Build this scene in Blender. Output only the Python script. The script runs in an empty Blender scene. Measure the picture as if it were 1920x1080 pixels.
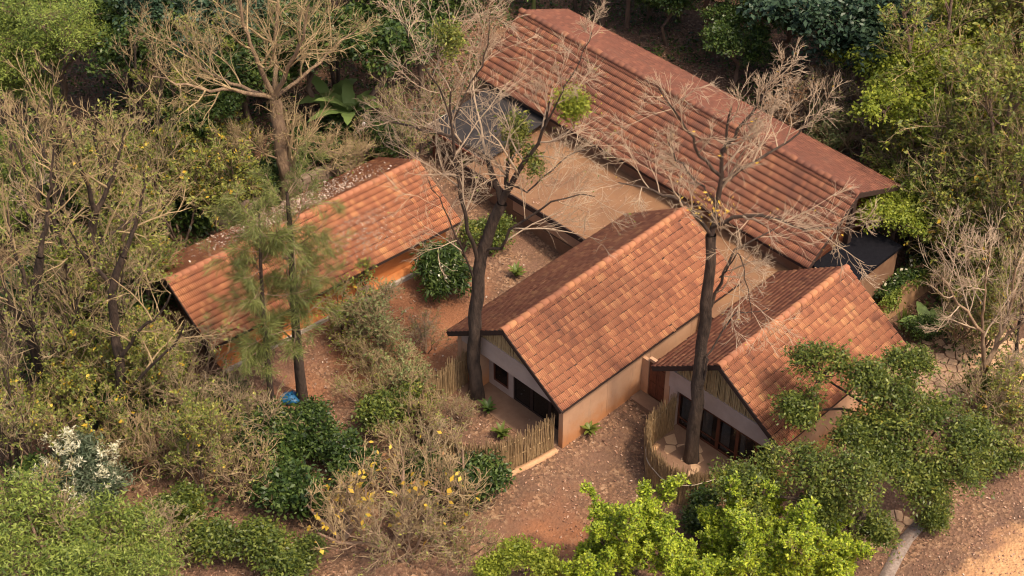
import bpy, math
import numpy as np
from mathutils import Matrix, Vector
R_ = math.radians
scene = bpy.context.scene

# ------------------------------------------------------------------ camera, sky, sun, exposure
cam = bpy.data.objects.new('camera', bpy.data.cameras.new('camera'))
scene.collection.objects.link(cam)
cam.location = (0, 0, 49.54)
cam.rotation_euler = (R_(90 - 40.97), 0, 0)
cam.data.sensor_width = 36.0
cam.data.lens = 36.0 * 3236.3 / 1920.0
cam.data.clip_end = 600.0
scene.camera = cam
SUN_EL, SUN_AZ = 62.0, 36.0          # azimuth: degrees from world +X towards -Y
sd = Vector((math.cos(R_(SUN_EL)) * math.cos(R_(SUN_AZ)), -math.cos(R_(SUN_EL)) * math.sin(R_(SUN_AZ)), math.sin(R_(SUN_EL))))
world = bpy.data.worlds.new('World')
scene.world = world
world.use_nodes = True
wn = world.node_tree
bg = wn.nodes['Background']
sky = wn.nodes.new('ShaderNodeTexSky')
sky.sky_type = 'NISHITA'
sky.sun_disc = False
sky.sun_elevation = R_(SUN_EL)
sky.sun_rotation = R_(90 + SUN_AZ)
sky.air_density = 0.8
sky.ozone_density = 0.5
sky.dust_density = 7.0
wn.links.new(sky.outputs[0], bg.inputs[0])
bg.inputs[1].default_value = 0.15
sun = bpy.data.objects.new('sun', bpy.data.lights.new('sun', 'SUN'))
scene.collection.objects.link(sun)
sun.data.energy = 2.6
sun.data.angle = R_(4.0)
sun.data.color = (1.0, 0.81, 0.60)
sun.rotation_euler = sd.to_track_quat('Z', 'Y').to_euler()
scene.view_settings.view_transform = 'Standard'
scene.view_settings.look = 'None'
scene.view_settings.exposure = 0.70
scene.view_settings.gamma = 1.0
scene.render.engine = 'CYCLES'
scene.cycles.max_bounces = 6
scene.cycles.filter_width = 1.15
scene.cycles.transparent_max_bounces = 8
CAMP = np.array([0, 0, 49.54])

# ------------------------------------------------------------------ materials
def newmat(name):
    m = bpy.data.materials.new(name)
    m.use_nodes = True
    nt = m.node_tree
    return m, nt, nt.nodes['Principled BSDF']

def ramp(nt, fac, cols):
    r = nt.nodes.new('ShaderNodeValToRGB')
    e = r.color_ramp.elements
    while len(e) < len(cols):
        e.new(0.5)
    for i, (p, c) in enumerate(cols):
        e[i].position = p
        e[i].color = (*c, 1)
    nt.links.new(fac, r.inputs[0])
    return r.outputs[0]

def noise(nt, scale, detail=4, rough=0.6, coord='pos', stretch=None):
    n = nt.nodes.new('ShaderNodeTexNoise')
    n.inputs['Scale'].default_value = scale
    n.inputs['Detail'].default_value = detail
    n.inputs['Roughness'].default_value = rough
    if coord == 'pos':
        g = nt.nodes.new('ShaderNodeNewGeometry').outputs['Position']
    else:
        g = nt.nodes.new('ShaderNodeTexCoord').outputs['Object']
    if stretch:
        mp = nt.nodes.new('ShaderNodeMapping')
        mp.inputs['Scale'].default_value = stretch
        nt.links.new(g, mp.inputs[0])
        g = mp.outputs[0]
    nt.links.new(g, n.inputs['Vector'])
    return n.outputs[0]

def math_(nt, op, a, b):
    n = nt.nodes.new('ShaderNodeMath')
    n.operation = op
    for i, v in enumerate((a, b)):
        if isinstance(v, (int, float)):
            n.inputs[i].default_value = v
        else:
            nt.links.new(v, n.inputs[i])
    return n.outputs[0]

def mixc(nt, fac, a, b, mode='MIX'):
    n = nt.nodes.new('ShaderNodeMix')
    n.data_type = 'RGBA'
    n.blend_type = mode
    for s, v in ((0, fac), (6, a), (7, b)):
        if isinstance(v, (int, float)):
            n.inputs[s].default_value = v
        elif isinstance(v, tuple):
            n.inputs[s].default_value = (*v, 1)
        else:
            nt.links.new(v, n.inputs[s])
    return n.outputs[2]

def bump(nt, bs, h, strength, dist=0.02):
    b = nt.nodes.new('ShaderNodeBump')
    b.inputs['Strength'].default_value = strength
    b.inputs['Distance'].default_value = dist
    nt.links.new(h, b.inputs['Height'])
    nt.links.new(b.outputs[0], bs.inputs['Normal'])

def piece_random(nt):
    oi = nt.nodes.new('ShaderNodeObjectInfo').outputs['Random']
    gi = nt.nodes.new('ShaderNodeNewGeometry').outputs['Random Per Island']
    return math_(nt, 'FRACT', math_(nt, 'ADD', oi, gi), 0)

def simple(name, c1, c2=None, scale=3.0, rough=0.85, bstr=0.3, stretch=None, bscale=None, coord='pos', bdist=0.02):
    m, nt, b = newmat(name)
    c2 = c2 or tuple(x * 0.75 for x in c1)
    n = noise(nt, scale, 6, 0.65, coord, stretch)
    nt.links.new(ramp(nt, n, [(0.3, c2), (0.7, c1)]), b.inputs['Base Color'])
    b.inputs['Roughness'].default_value = rough
    b.inputs['Specular IOR Level'].default_value = 0.25
    if bstr:
        bump(nt, b, noise(nt, bscale or scale * 6, 5, 0.7, coord, stretch), bstr, bdist)
    return m

def tile_material(name, stops, wear):
    m, nt, b = newmat(name)
    r = piece_random(nt)
    patch = noise(nt, 0.55, 4, 0.6)
    f = math_(nt, 'ADD', math_(nt, 'MULTIPLY', math_(nt, 'POWER', r, 2.6), 0.42), math_(nt, 'MULTIPLY', patch, 0.8))
    f = math_(nt, 'SUBTRACT', math_(nt, 'ADD', f, math_(nt, 'MULTIPLY', noise(nt, 2.6, 3, 0.6), 0.55)), 0.40)
    c = ramp(nt, f, stops)
    fine = noise(nt, 14.0, 5, 0.7)
    c = mixc(nt, math_(nt, 'MULTIPLY', fine, 0.55), c, (0.20, 0.075, 0.045))
    st = ramp(nt, noise(nt, 1.3, 8, 0.75), [(0.52, (0, 0, 0)), (0.68, (1, 1, 1))])
    c = mixc(nt, math_(nt, 'MULTIPLY', st, wear), c, (0.10, 0.065, 0.05))
    nt.links.new(c, b.inputs['Base Color'])
    b.inputs['Roughness'].default_value = 0.85
    b.inputs['Specular IOR Level'].default_value = 0.2
    bump(nt, b, fine, 0.25, 0.01)
    return m

def leaf_material(name, cols, trans=0.35, rough=0.5):
    m, nt, b = newmat(name)
    gi = nt.nodes.new('ShaderNodeNewGeometry').outputs['Random Per Island']
    n = noise(nt, 0.9, 3, 0.6)
    f = math_(nt, 'ADD', math_(nt, 'MULTIPLY', gi, 0.7), math_(nt, 'SUBTRACT', math_(nt, 'MULTIPLY', n, 0.8), 0.25))
    c = ramp(nt, f, cols)
    nt.links.new(c, b.inputs['Base Color'])
    b.inputs['Roughness'].default_value = rough
    b.inputs['Specular IOR Level'].default_value = 0.3
    t = nt.nodes.new('ShaderNodeBsdfTranslucent')
    nt.links.new(mixc(nt, 1.0, c, (1.0, 1.0, 0.55), 'MULTIPLY'), t.inputs[0])
    mx = nt.nodes.new('ShaderNodeMixShader')
    mx.inputs[0].default_value = trans
    nt.links.new(b.outputs[0], mx.inputs[1])
    nt.links.new(t.outputs[0], mx.inputs[2])
    nt.links.new(mx.outputs[0], nt.nodes['Material Output'].inputs[0])
    return m

M = {}
TS = [(0.05, (0.15, 0.066, 0.044)), (0.28, (0.28, 0.112, 0.06)), (0.5, (0.37, 0.16, 0.082)), (0.72, (0.47, 0.23, 0.108)), (0.95, (0.60, 0.35, 0.15))]
M['tile'] = tile_material('clay_tile', TS, 0.35)
M['tile_bright'] = tile_material('clay_tile_bright', [(p, (min(1, c[0] * 1.12), c[1] * 1.08, c[2])) for p, c in TS], 0.3)
M['tile_old'] = tile_material('clay_tile_old', [(0.05, (0.105, 0.052, 0.04)), (0.3, (0.20, 0.085, 0.053)), (0.6, (0.29, 0.122, 0.067)), (0.92, (0.45, 0.22, 0.11))], 0.55)
M['tile_far'] = tile_material('clay_tile_shaded', [(0.05, (0.10, 0.045, 0.035)), (0.4, (0.17, 0.07, 0.048)), (0.8, (0.25, 0.105, 0.065))], 0.5)  # far slope of the long roof: its shade put into a darker tile colour
M['ridge'] = tile_material('clay_ridge', [(0.05, (0.34, 0.14, 0.08)), (0.4, (0.40, 0.17, 0.088)), (0.7, (0.48, 0.225, 0.10)), (0.95, (0.56, 0.31, 0.15))], 0.35)
M['deck'] = simple('roof_deck', (0.06, 0.032, 0.024), scale=4)
M['dark_wood'] = simple('dark_wood', (0.045, 0.026, 0.02), scale=5, stretch=(1, 1, 8))
M['red_wood'] = simple('red_wood', (0.15, 0.05, 0.025), (0.08, 0.028, 0.016), scale=4, stretch=(3, 3, 1), rough=0.6)
m, nt, b = newmat('earth_plaster'); M['plaster'] = m                   # pinkish limewash with red soil splashed up from the ground
sz = nt.nodes.new('ShaderNodeSeparateXYZ'); nt.links.new(nt.nodes.new('ShaderNodeNewGeometry').outputs['Position'], sz.inputs[0])
c = ramp(nt, noise(nt, 1.1, 7, 0.65), [(0.3, (0.40, 0.225, 0.13)), (0.7, (0.48, 0.29, 0.175))])
spl = math_(nt, 'ADD', math_(nt, 'DIVIDE', math_(nt, 'SUBTRACT', 1.15, sz.outputs[2]), 1.3), math_(nt, 'MULTIPLY', math_(nt, 'SUBTRACT', noise(nt, 1.4, 7, 0.7), 0.5), 1.5))
c = mixc(nt, ramp(nt, spl, [(0.0, (0, 0, 0)), (0.75, (0.85, 0.85, 0.85))]), c, (0.42, 0.17, 0.058))
c = mixc(nt, ramp(nt, noise(nt, 3.0, 8, 0.7, 'pos', (1, 1, 0.25)), [(0.55, (0, 0, 0)), (0.75, (0.5, 0.5, 0.5))]), c, (0.20, 0.13, 0.095))
nt.links.new(c, b.inputs['Base Color']); b.inputs['Roughness'].default_value = 0.9; bump(nt, b, noise(nt, 18, 5, 0.7), 0.2)
M['plaster_orange'] = simple('orange_plaster', (0.50, 0.205, 0.07), (0.40, 0.15, 0.05), scale=1.0, bscale=18, bstr=0.2)
M['porch'] = simple('porch_floor', (0.21, 0.125, 0.08), (0.14, 0.08, 0.05), scale=1.5)
M['plaster_pale'] = simple('pale_plaster', (0.44, 0.335, 0.28), (0.36, 0.27, 0.225), scale=1.6, bscale=24, bstr=0.15)
M['concrete'] = simple('concrete', (0.42, 0.36, 0.30), (0.30, 0.25, 0.2), scale=3)
M['brown_wall'] = simple('brown_wall', (0.23, 0.13, 0.075), (0.16, 0.085, 0.05), scale=1.5)
M['earth_wall'] = simple('earth_wall', (0.48, 0.29, 0.16), (0.33, 0.19, 0.10), scale=1.6, bstr=0.6, bscale=9)
M['black_sheet'] = simple('black_sheet', (0.011, 0.011, 0.014), (0.007, 0.007, 0.009), scale=8, rough=0.95)
M['black_sheet'].node_tree.nodes['Principled BSDF'].inputs['Specular IOR Level'].default_value = 0.03
M['hose'] = simple('hose', (0.50, 0.42, 0.31), scale=3)
M['canopy_sheet'] = simple('canopy_sheet', (0.014, 0.014, 0.018), (0.04, 0.034, 0.03), scale=1.1, rough=0.85)
M['reed'] = simple('reed', (0.43, 0.30, 0.155), (0.19, 0.125, 0.065), scale=6, stretch=(3, 3, 0.6), bstr=0)
M['reed_bounce_lit'] = simple('reed_bounce_lit', (0.52, 0.37, 0.19), (0.30, 0.20, 0.10), scale=6, stretch=(3, 3, 0.6), bstr=0)  # brighter reed for the gable panels: bounce light put into the colour
M['curtain'] = simple('curtain', (0.62, 0.60, 0.56), (0.5, 0.48, 0.45), scale=5)
M['metal'] = simple('grey_metal', (0.35, 0.36, 0.38), scale=3, rough=0.4)
M['white'] = simple('white_paint', (0.78, 0.76, 0.72), scale=3)
M['blue'] = simple('blue_plastic', (0.015, 0.10, 0.22), scale=6, rough=0.4)
m, nt, b = newmat('window_glass'); M['glass'] = m
b.inputs['Base Color'].default_value = (0.015, 0.013, 0.012, 1)
b.inputs['Roughness'].default_value = 0.06
b.inputs['Alpha'].default_value = 0.45

# slab: ochre screed with rusty stains
m, nt, b = newmat('ochre_screed'); M['screed'] = m
c = ramp(nt, noise(nt, 0.45, 8, 0.62), [(0.25, (0.105, 0.05, 0.026)), (0.45, (0.16, 0.08, 0.038)), (0.62, (0.20, 0.103, 0.047)), (0.8, (0.29, 0.16, 0.07))])
c = mixc(nt, ramp(nt, noise(nt, 2.2, 8, 0.7), [(0.5, (0, 0, 0)), (0.7, (0.45, 0.45, 0.45))]), c, (0.22, 0.13, 0.07))
nt.links.new(c, b.inputs['Base Color'])
b.inputs['Roughness'].default_value = 0.9
bump(nt, b, noise(nt, 12, 6, 0.7), 0.2)

# ground: red laterite, litter-brown under the trees
m, nt, b = newmat('laterite_ground'); M['ground'] = m
big = noise(nt, 0.16, 5, 0.6)
posn = nt.nodes.new('ShaderNodeNewGeometry').outputs['Position']
def spot(x, y, r):                                                     # swept red yard soil around a point
    v = nt.nodes.new('ShaderNodeVectorMath'); v.operation = 'DISTANCE'
    nt.links.new(posn, v.inputs[0]); v.inputs[1].default_value = (x, y, 0.1)
    return math_(nt, 'ADD', math_(nt, 'DIVIDE', math_(nt, 'SUBTRACT', r, v.outputs['Value']), 2.5), math_(nt, 'MULTIPLY', math_(nt, 'SUBTRACT', noise(nt, 0.5, 6, 0.65), 0.5), 2.6))
yard = math_(nt, 'MAXIMUM', spot(-4.6, 54.0, 5.2), math_(nt, 'MAXIMUM', spot(-8.5, 50.5, 2.6), spot(2.2, 43.2, 2.6)))
brown = ramp(nt, big, [(0.35, (0.060, 0.034, 0.022)), (0.5, (0.105, 0.056, 0.034)), (0.65, (0.15, 0.08, 0.05))])
red = ramp(nt, noise(nt, 0.6, 6, 0.6), [(0.3, (0.165, 0.066, 0.030)), (0.55, (0.235, 0.096, 0.042)), (0.75, (0.29, 0.13, 0.06))])
c = mixc(nt, ramp(nt, yard, [(0.0, (0, 0, 0)), (1.0, (1, 1, 1))]), brown, red)
vor = nt.nodes.new('ShaderNodeTexVoronoi'); vor.inputs['Scale'].default_value = 10.0; vor.inputs['Randomness'].default_value = 1.0
nt.links.new(posn, vor.inputs['Vector'])
sepc = nt.nodes.new('ShaderNodeSeparateColor'); nt.links.new(vor.outputs['Color'], sepc.inputs[0])
crumb = ramp(nt, sepc.outputs[0], [(0.0, (0.06, 0.032, 0.017)), (0.4, (0.13, 0.068, 0.034)), (0.75, (0.215, 0.118, 0.062)), (1.0, (0.33, 0.21, 0.125))])
drift = ramp(nt, math_(nt, 'SUBTRACT', noise(nt, 0.7, 8, 0.7), math_(nt, 'MULTIPLY', math_(nt, 'MINIMUM', math_(nt, 'MAXIMUM', yard, 0.0), 1.0), 0.1)), [(0.40, (0.03, 0.03, 0.03)), (0.62, (0.85, 0.85, 0.85))])
c = mixc(nt, drift, c, crumb)
sep = nt.nodes.new('ShaderNodeSeparateXYZ')                            # open sandy soil beyond the right end of the compound
nt.links.new(nt.nodes.new('ShaderNodeNewGeometry').outputs['Position'], sep.inputs[0])
dd = math_(nt, 'ADD', math_(nt, 'MULTIPLY', math_(nt, 'SUBTRACT', sep.outputs[0], 18.2), 0.62), math_(nt, 'MULTIPLY', math_(nt, 'SUBTRACT', 43.2, sep.outputs[1]), 0.78))
dd = math_(nt, 'ADD', dd, math_(nt, 'MULTIPLY', math_(nt, 'SUBTRACT', noise(nt, 0.55, 8, 0.7), 0.5), 5.0))
sand = ramp(nt, noise(nt, 0.7, 8, 0.7), [(0.3, (0.30, 0.145, 0.07)), (0.5, (0.45, 0.245, 0.11)), (0.7, (0.54, 0.32, 0.15))])
c = mixc(nt, ramp(nt, dd, [(0.0, (0, 0, 0)), (0.9, (0.75, 0.75, 0.75))]), c, sand)
nt.links.new(c, b.inputs['Base Color'])
b.inputs['Roughness'].default_value = 0.95
bump(nt, b, vor.outputs['Distance'], 0.7, 0.06)
m, nt, b = newmat('sandy_track'); M['track'] = m
c = ramp(nt, noise(nt, 0.7, 8, 0.7), [(0.3, (0.34, 0.16, 0.075)), (0.5, (0.50, 0.27, 0.12)), (0.7, (0.60, 0.36, 0.17))])
c = mixc(nt, ramp(nt, noise(nt, 9, 6, 0.75), [(0.55, (0, 0, 0)), (0.72, (0.6, 0.6, 0.6))]), c, (0.30, 0.16, 0.10))
nt.links.new(c, b.inputs['Base Color'])
b.inputs['Roughness'].default_value = 0.95
bump(nt, b, noise(nt, 6, 8, 0.75), 0.5, 0.05)
M['stone'] = simple('flagstone', (0.50, 0.34, 0.21), (0.36, 0.22, 0.13), scale=2.2, bstr=0.5)
M['rubble'] = simple('rubble', (0.26, 0.19, 0.14), (0.14, 0.095, 0.07), scale=3, bstr=0.5)
m, nt, b = newmat('leaf_litter'); M['litter'] = m
gi = nt.nodes.new('ShaderNodeNewGeometry').outputs['Random Per Island']
nt.links.new(ramp(nt, gi, [(0.0, (0.11, 0.05, 0.03)), (0.35, (0.20, 0.095, 0.055)), (0.6, (0.30, 0.155, 0.095)), (0.9, (0.34, 0.21, 0.14)), (1.0, (0.46, 0.34, 0.26))]), b.inputs['Base Color'])
b.inputs['Roughness'].default_value = 0.8

def bark(name, c1, c2, sc=5.0):
    return simple(name, c1, c2, scale=sc, stretch=(1, 1, 0.3), bstr=1.0, bscale=sc * 1.8, bdist=0.12)
M['bark_pale'] = bark('bark_pale', (0.34, 0.235, 0.14), (0.13, 0.083, 0.056), 3.2)
M['bark_tan'] = bark('bark_tan', (0.36, 0.25, 0.165), (0.20, 0.13, 0.09))
M['bark_dark'] = bark('bark_dark', (0.10, 0.068, 0.05), (0.022, 0.017, 0.014), 4.5)
M['bark_mid'] = bark('bark_mid', (0.23, 0.155, 0.11), (0.095, 0.062, 0.045), 3.0)
M['twig_tan'] = simple('twig_tan', (0.42, 0.31, 0.165), (0.22, 0.155, 0.08), scale=2, bstr=0)
M['twig_pale'] = simple('twig_pale', (0.46, 0.35, 0.235), (0.27, 0.195, 0.135), scale=2, bstr=0)
M['twig_grey'] = simple('twig_grey', (0.36, 0.275, 0.16), (0.18, 0.13, 0.075), scale=2, bstr=0)
L_ = leaf_material
M['leaf_dark'] = L_('leaf_dark', [(0.1, (0.016, 0.032, 0.010)), (0.5, (0.042, 0.075, 0.017)), (0.9, (0.105, 0.145, 0.03))], 0.25, 0.4)
M['leaf_blue'] = L_('leaf_blue', [(0.1, (0.018, 0.038, 0.022)), (0.5, (0.035, 0.066, 0.036)), (0.9, (0.062, 0.10, 0.052))], 0.2, 0.4)
M['leaf_mango'] = L_('leaf_mango', [(0.05, (0.035, 0.055, 0.014)), (0.5, (0.10, 0.135, 0.026)), (0.85, (0.21, 0.235, 0.045)), (1.0, (0.38, 0.33, 0.06))], 0.35, 0.42)
M['leaf_lime'] = L_('leaf_lime', [(0.1, (0.12, 0.20, 0.02)), (0.5, (0.33, 0.42, 0.032)), (0.9, (0.58, 0.64, 0.07))], 0.45, 0.55)
M['leaf_fresh'] = L_('leaf_fresh', [(0.1, (0.11, 0.155, 0.022)), (0.5, (0.24, 0.29, 0.036)), (0.9, (0.40, 0.43, 0.06))], 0.45)
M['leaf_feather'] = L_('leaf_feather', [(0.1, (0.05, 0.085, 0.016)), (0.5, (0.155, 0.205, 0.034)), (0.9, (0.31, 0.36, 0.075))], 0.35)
M['leaf_olive'] = L_('leaf_olive', [(0.1, (0.06, 0.085, 0.018)), (0.5, (0.145, 0.17, 0.034)), (0.85, (0.28, 0.285, 0.055)), (1.0, (0.44, 0.37, 0.07))], 0.3)
M['leaf_yellow'] = L_('leaf_yellow', [(0.1, (0.40, 0.24, 0.03)), (0.6, (0.62, 0.42, 0.05)), (0.9, (0.75, 0.58, 0.10))], 0.4)
M['leaf_sage'] = L_('leaf_sage', [(0.1, (0.10, 0.13, 0.05)), (0.5, (0.20, 0.24, 0.085)), (0.9, (0.33, 0.35, 0.15))], 0.4)
M['leaf_rust'] = L_('leaf_rust', [(0.1, (0.15, 0.07, 0.035)), (0.5, (0.26, 0.13, 0.06)), (0.9, (0.38, 0.22, 0.11))], 0.3)
M['needle'] = L_('needle', [(0.1, (0.085, 0.105, 0.032)), (0.5, (0.165, 0.19, 0.055)), (0.9, (0.27, 0.285, 0.09))], 0.35)
M['leaf_white'] = L_('leaf_white', [(0.1, (0.45, 0.43, 0.29)), (0.5, (0.62, 0.59, 0.42)), (0.9, (0.76, 0.73, 0.58))], 0.35)
M['leaf_silver'] = L_('leaf_silver', [(0.1, (0.05, 0.075, 0.04)), (0.5, (0.10, 0.13, 0.075)), (0.9, (0.19, 0.22, 0.14))], 0.3)
M['banana'] = L_('banana', [(0.1, (0.11, 0.18, 0.05)), (0.5, (0.17, 0.25, 0.07)), (0.9, (0.27, 0.36, 0.13))], 0.4)

# ------------------------------------------------------------------ mesh helpers
COL = scene.collection
def mesh_np(name, V, F, mat, smooth=False):
    V = np.asarray(V, dtype=np.float32); F = np.asarray(F, dtype=np.int32)
    k = F.shape[1]
    me = bpy.data.meshes.new(name)
    me.vertices.add(len(V)); me.vertices.foreach_set('co', V.ravel())
    me.loops.add(F.size); me.loops.foreach_set('vertex_index', F.ravel())
    me.polygons.add(len(F)); me.polygons.foreach_set('loop_start', np.arange(0, F.size, k, dtype=np.int32))
    if smooth:
        me.polygons.foreach_set('use_smooth', np.ones(len(F), dtype=bool))
    me.update(calc_edges=True)
    if mat: me.materials.append(mat)
    return me

def mesh_py(name, V, F, mat):
    me = bpy.data.meshes.new(name); me.from_pydata([tuple(v) for v in V], [], F); me.update()
    me.materials.append(mat); return me

def link(name, me, parent=None, mat4=None, kind=None):
    o = bpy.data.objects.new(name, me); COL.objects.link(o)
    if parent is not None: o.parent = parent
    if mat4 is not None: o.matrix_local = mat4
    if kind: o['kind'] = kind
    return o

def tag(o, label, cat, group=None):
    o['label'] = label; o['category'] = cat
    if group: o['group'] = group
    return o

def thing(name, label, cat, loc=(0, 0, 0), rz=0.0, group=None):
    o = link(name, None); o.location = loc; o.rotation_euler = (0, 0, rz)
    return tag(o, label, cat, group)

class MB:
    def __init__(s): s.v = []; s.f = []
    def quadbox(s, c):                       # 8 corners: 4 bottom, 4 top
        n = len(s.v); s.v += [tuple(p) for p in c]
        for q in ((3, 2, 1, 0), (4, 5, 6, 7), (0, 1, 5, 4), (1, 2, 6, 5), (2, 3, 7, 6), (3, 0, 4, 7)):
            s.f.append([n + i for i in q])
        return s
    def box(s, x0, x1, y0, y1, z0, z1):
        return s.quadbox([(x0, y0, z0), (x1, y0, z0), (x1, y1, z0), (x0, y1, z0), (x0, y0, z1), (x1, y0, z1), (x1, y1, z1), (x0, y1, z1)])
    def prism(s, poly, y0, y1):              # polygon in x-z, extruded along y
        n = len(s.v); k = len(poly)
        s.v += [(x, y0, z) for x, z in poly] + [(x, y1, z) for x, z in poly]
        s.f.append([n + i for i in range(k)]); s.f.append([n + k + i for i in reversed(range(k))])
        for i in range(k):
            j = (i + 1) % k; s.f.append([n + i, n + k + i, n + k + j, n + j])
        return s
    def plate(s, poly, z0, z1):              # polygon in x-y, extruded along z (z may be per vertex offset)
        n = len(s.v); k = len(poly)
        s.v += [(p[0], p[1], z0) for p in poly] + [(p[0], p[1], z1) for p in poly]
        s.f.append([n + i for i in reversed(range(k))]); s.f.append([n + k + i for i in range(k)])
        for i in range(k):
            j = (i + 1) % k; s.f.append([n + i, n + j, n + k + j, n + k + i])
        return s
    def build(s, name, mat, parent=None, kind=None, bev=0.0):
        o = link(name, mesh_py(name, s.v, s.f, mat), parent, None, kind)
        if bev:
            md = o.modifiers.new('bevel', 'BEVEL'); md.width = bev; md.segments = 1
        return o

def tubes(P, Rr, sides):
    """P (m,N,3) polylines, Rr (m,N) radii -> verts, quads"""
    P = np.asarray(P, float); Rr = np.asarray(Rr, float)
    m, N, _ = P.shape
    t = np.gradient(P, axis=1); t /= np.linalg.norm(t, axis=2, keepdims=True) + 1e-9
    ch = P[:, -1] - P[:, 0]; ch /= np.linalg.norm(ch, axis=1, keepdims=True) + 1e-9
    ref = np.where(np.abs(ch[:, 2:3]) > 0.7, np.array([[1.0, 0, 0]]), np.array([[0, 0, 1.0]]))
    n = np.cross(t, np.broadcast_to(ref[:, None, :], t.shape)); n /= np.linalg.norm(n, axis=2, keepdims=True) + 1e-9
    b = np.cross(t, n)
    a = np.arange(sides) / sides * 2 * np.pi
    ring = P[:, :, None, :] + Rr[:, :, None, None] * (np.cos(a)[None, None, :, None] * n[:, :, None, :] + np.sin(a)[None, None, :, None] * b[:, :, None, :])
    V = ring.reshape(-1, 3)
    i = np.arange(m)[:, None, None] * N * sides + np.arange(N - 1)[None, :, None] * sides
    s0 = np.arange(sides)[None, None, :]; s1 = (s0 + 1) % sides
    F = np.stack([i + s0, i + s1, i + sides + s1, i + sides + s0], axis=-1).reshape(-1, 4)
    return V, F

def join(parts):
    Vs = []; Fs = []; n = 0
    for V, F in parts:
        Vs.append(V); Fs.append(F + n); n += len(V)
    return np.concatenate(Vs), np.concatenate(Fs)

# ------------------------------------------------------------------ terrain
MO = (-0.3629, 49.2335, -0.7868)
def mloc(a, b):
    c, s = math.cos(MO[2]), math.sin(MO[2])
    return (MO[0] + a * c - b * s, MO[1] + a * s + b * c)
def terrain(x, y):
    a = (np.asarray(x) - MO[0]) * math.cos(MO[2]) + (np.asarray(y) - MO[1]) * math.sin(MO[2])
    return np.interp(a, [-60, -9, -5, -3.6, 3.3, 5.0, 14, 60], [1.6, .6, .15, 0, 0, -.45, -.6, -1.2])
def grid_sheet(xs, ys, dz=0.0):
    X, Y = np.meshgrid(xs, ys)
    V = np.stack([X, Y, terrain(X, Y) + dz], -1).reshape(-1, 3)
    nx = len(xs); i = (np.arange(len(ys) - 1)[:, None] * nx + np.arange(nx - 1)[None, :]).ravel()
    return V, np.stack([i, i + 1, i + nx + 1, i + nx], -1)
xs = np.concatenate([np.linspace(-300, -40, 14), np.arange(-38, 38.1, 0.5), np.linspace(40, 300, 14)])
ys = np.concatenate([np.linspace(-60, 30, 10), np.arange(32, 100, 0.5), np.linspace(102, 420, 16)])
link('ground', mesh_np('ground', *grid_sheet(xs, ys), M['ground'], True), kind='structure')

# ------------------------------------------------------------------ roofs
def tile_mesh(w, l, name, mat):
    px = []                                                               # two barrel ribs, open groove between them, bridged at the head
    for i in range(2):
        x = i * w / 2
        px += [(x, 0.0), (x + 0.20 * w / 2, 0.03), (x + 0.60 * w / 2, 0.03), (x + 0.82 * w / 2, 0.0)]
    k = len(px)
    top = [(x - w / 2, 0.0, z * 0.6 - 0.012) for x, z in px]              # each course stops short of the next: a recessed joint
    head = [(x - w / 2, l * 0.10, z * 0.7 - 0.008) for x, z in px]
    bot = [(x - w / 2, l * 0.94, z + 0.024) for x, z in px]
    lip = [(x - w / 2, l * 0.94, z * 0.3 + 0.0) for x, z in px]
    V = top + head + bot + lip; F = [[3, k + 3, k + 4, 4]]
    for i in (0, 1, 2, 4, 5, 6):
        for r in range(3): F.append([r * k + i, (r + 1) * k + i, (r + 1) * k + i + 1, r * k + i + 1])
    return np.array(V), np.array(F)

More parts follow.
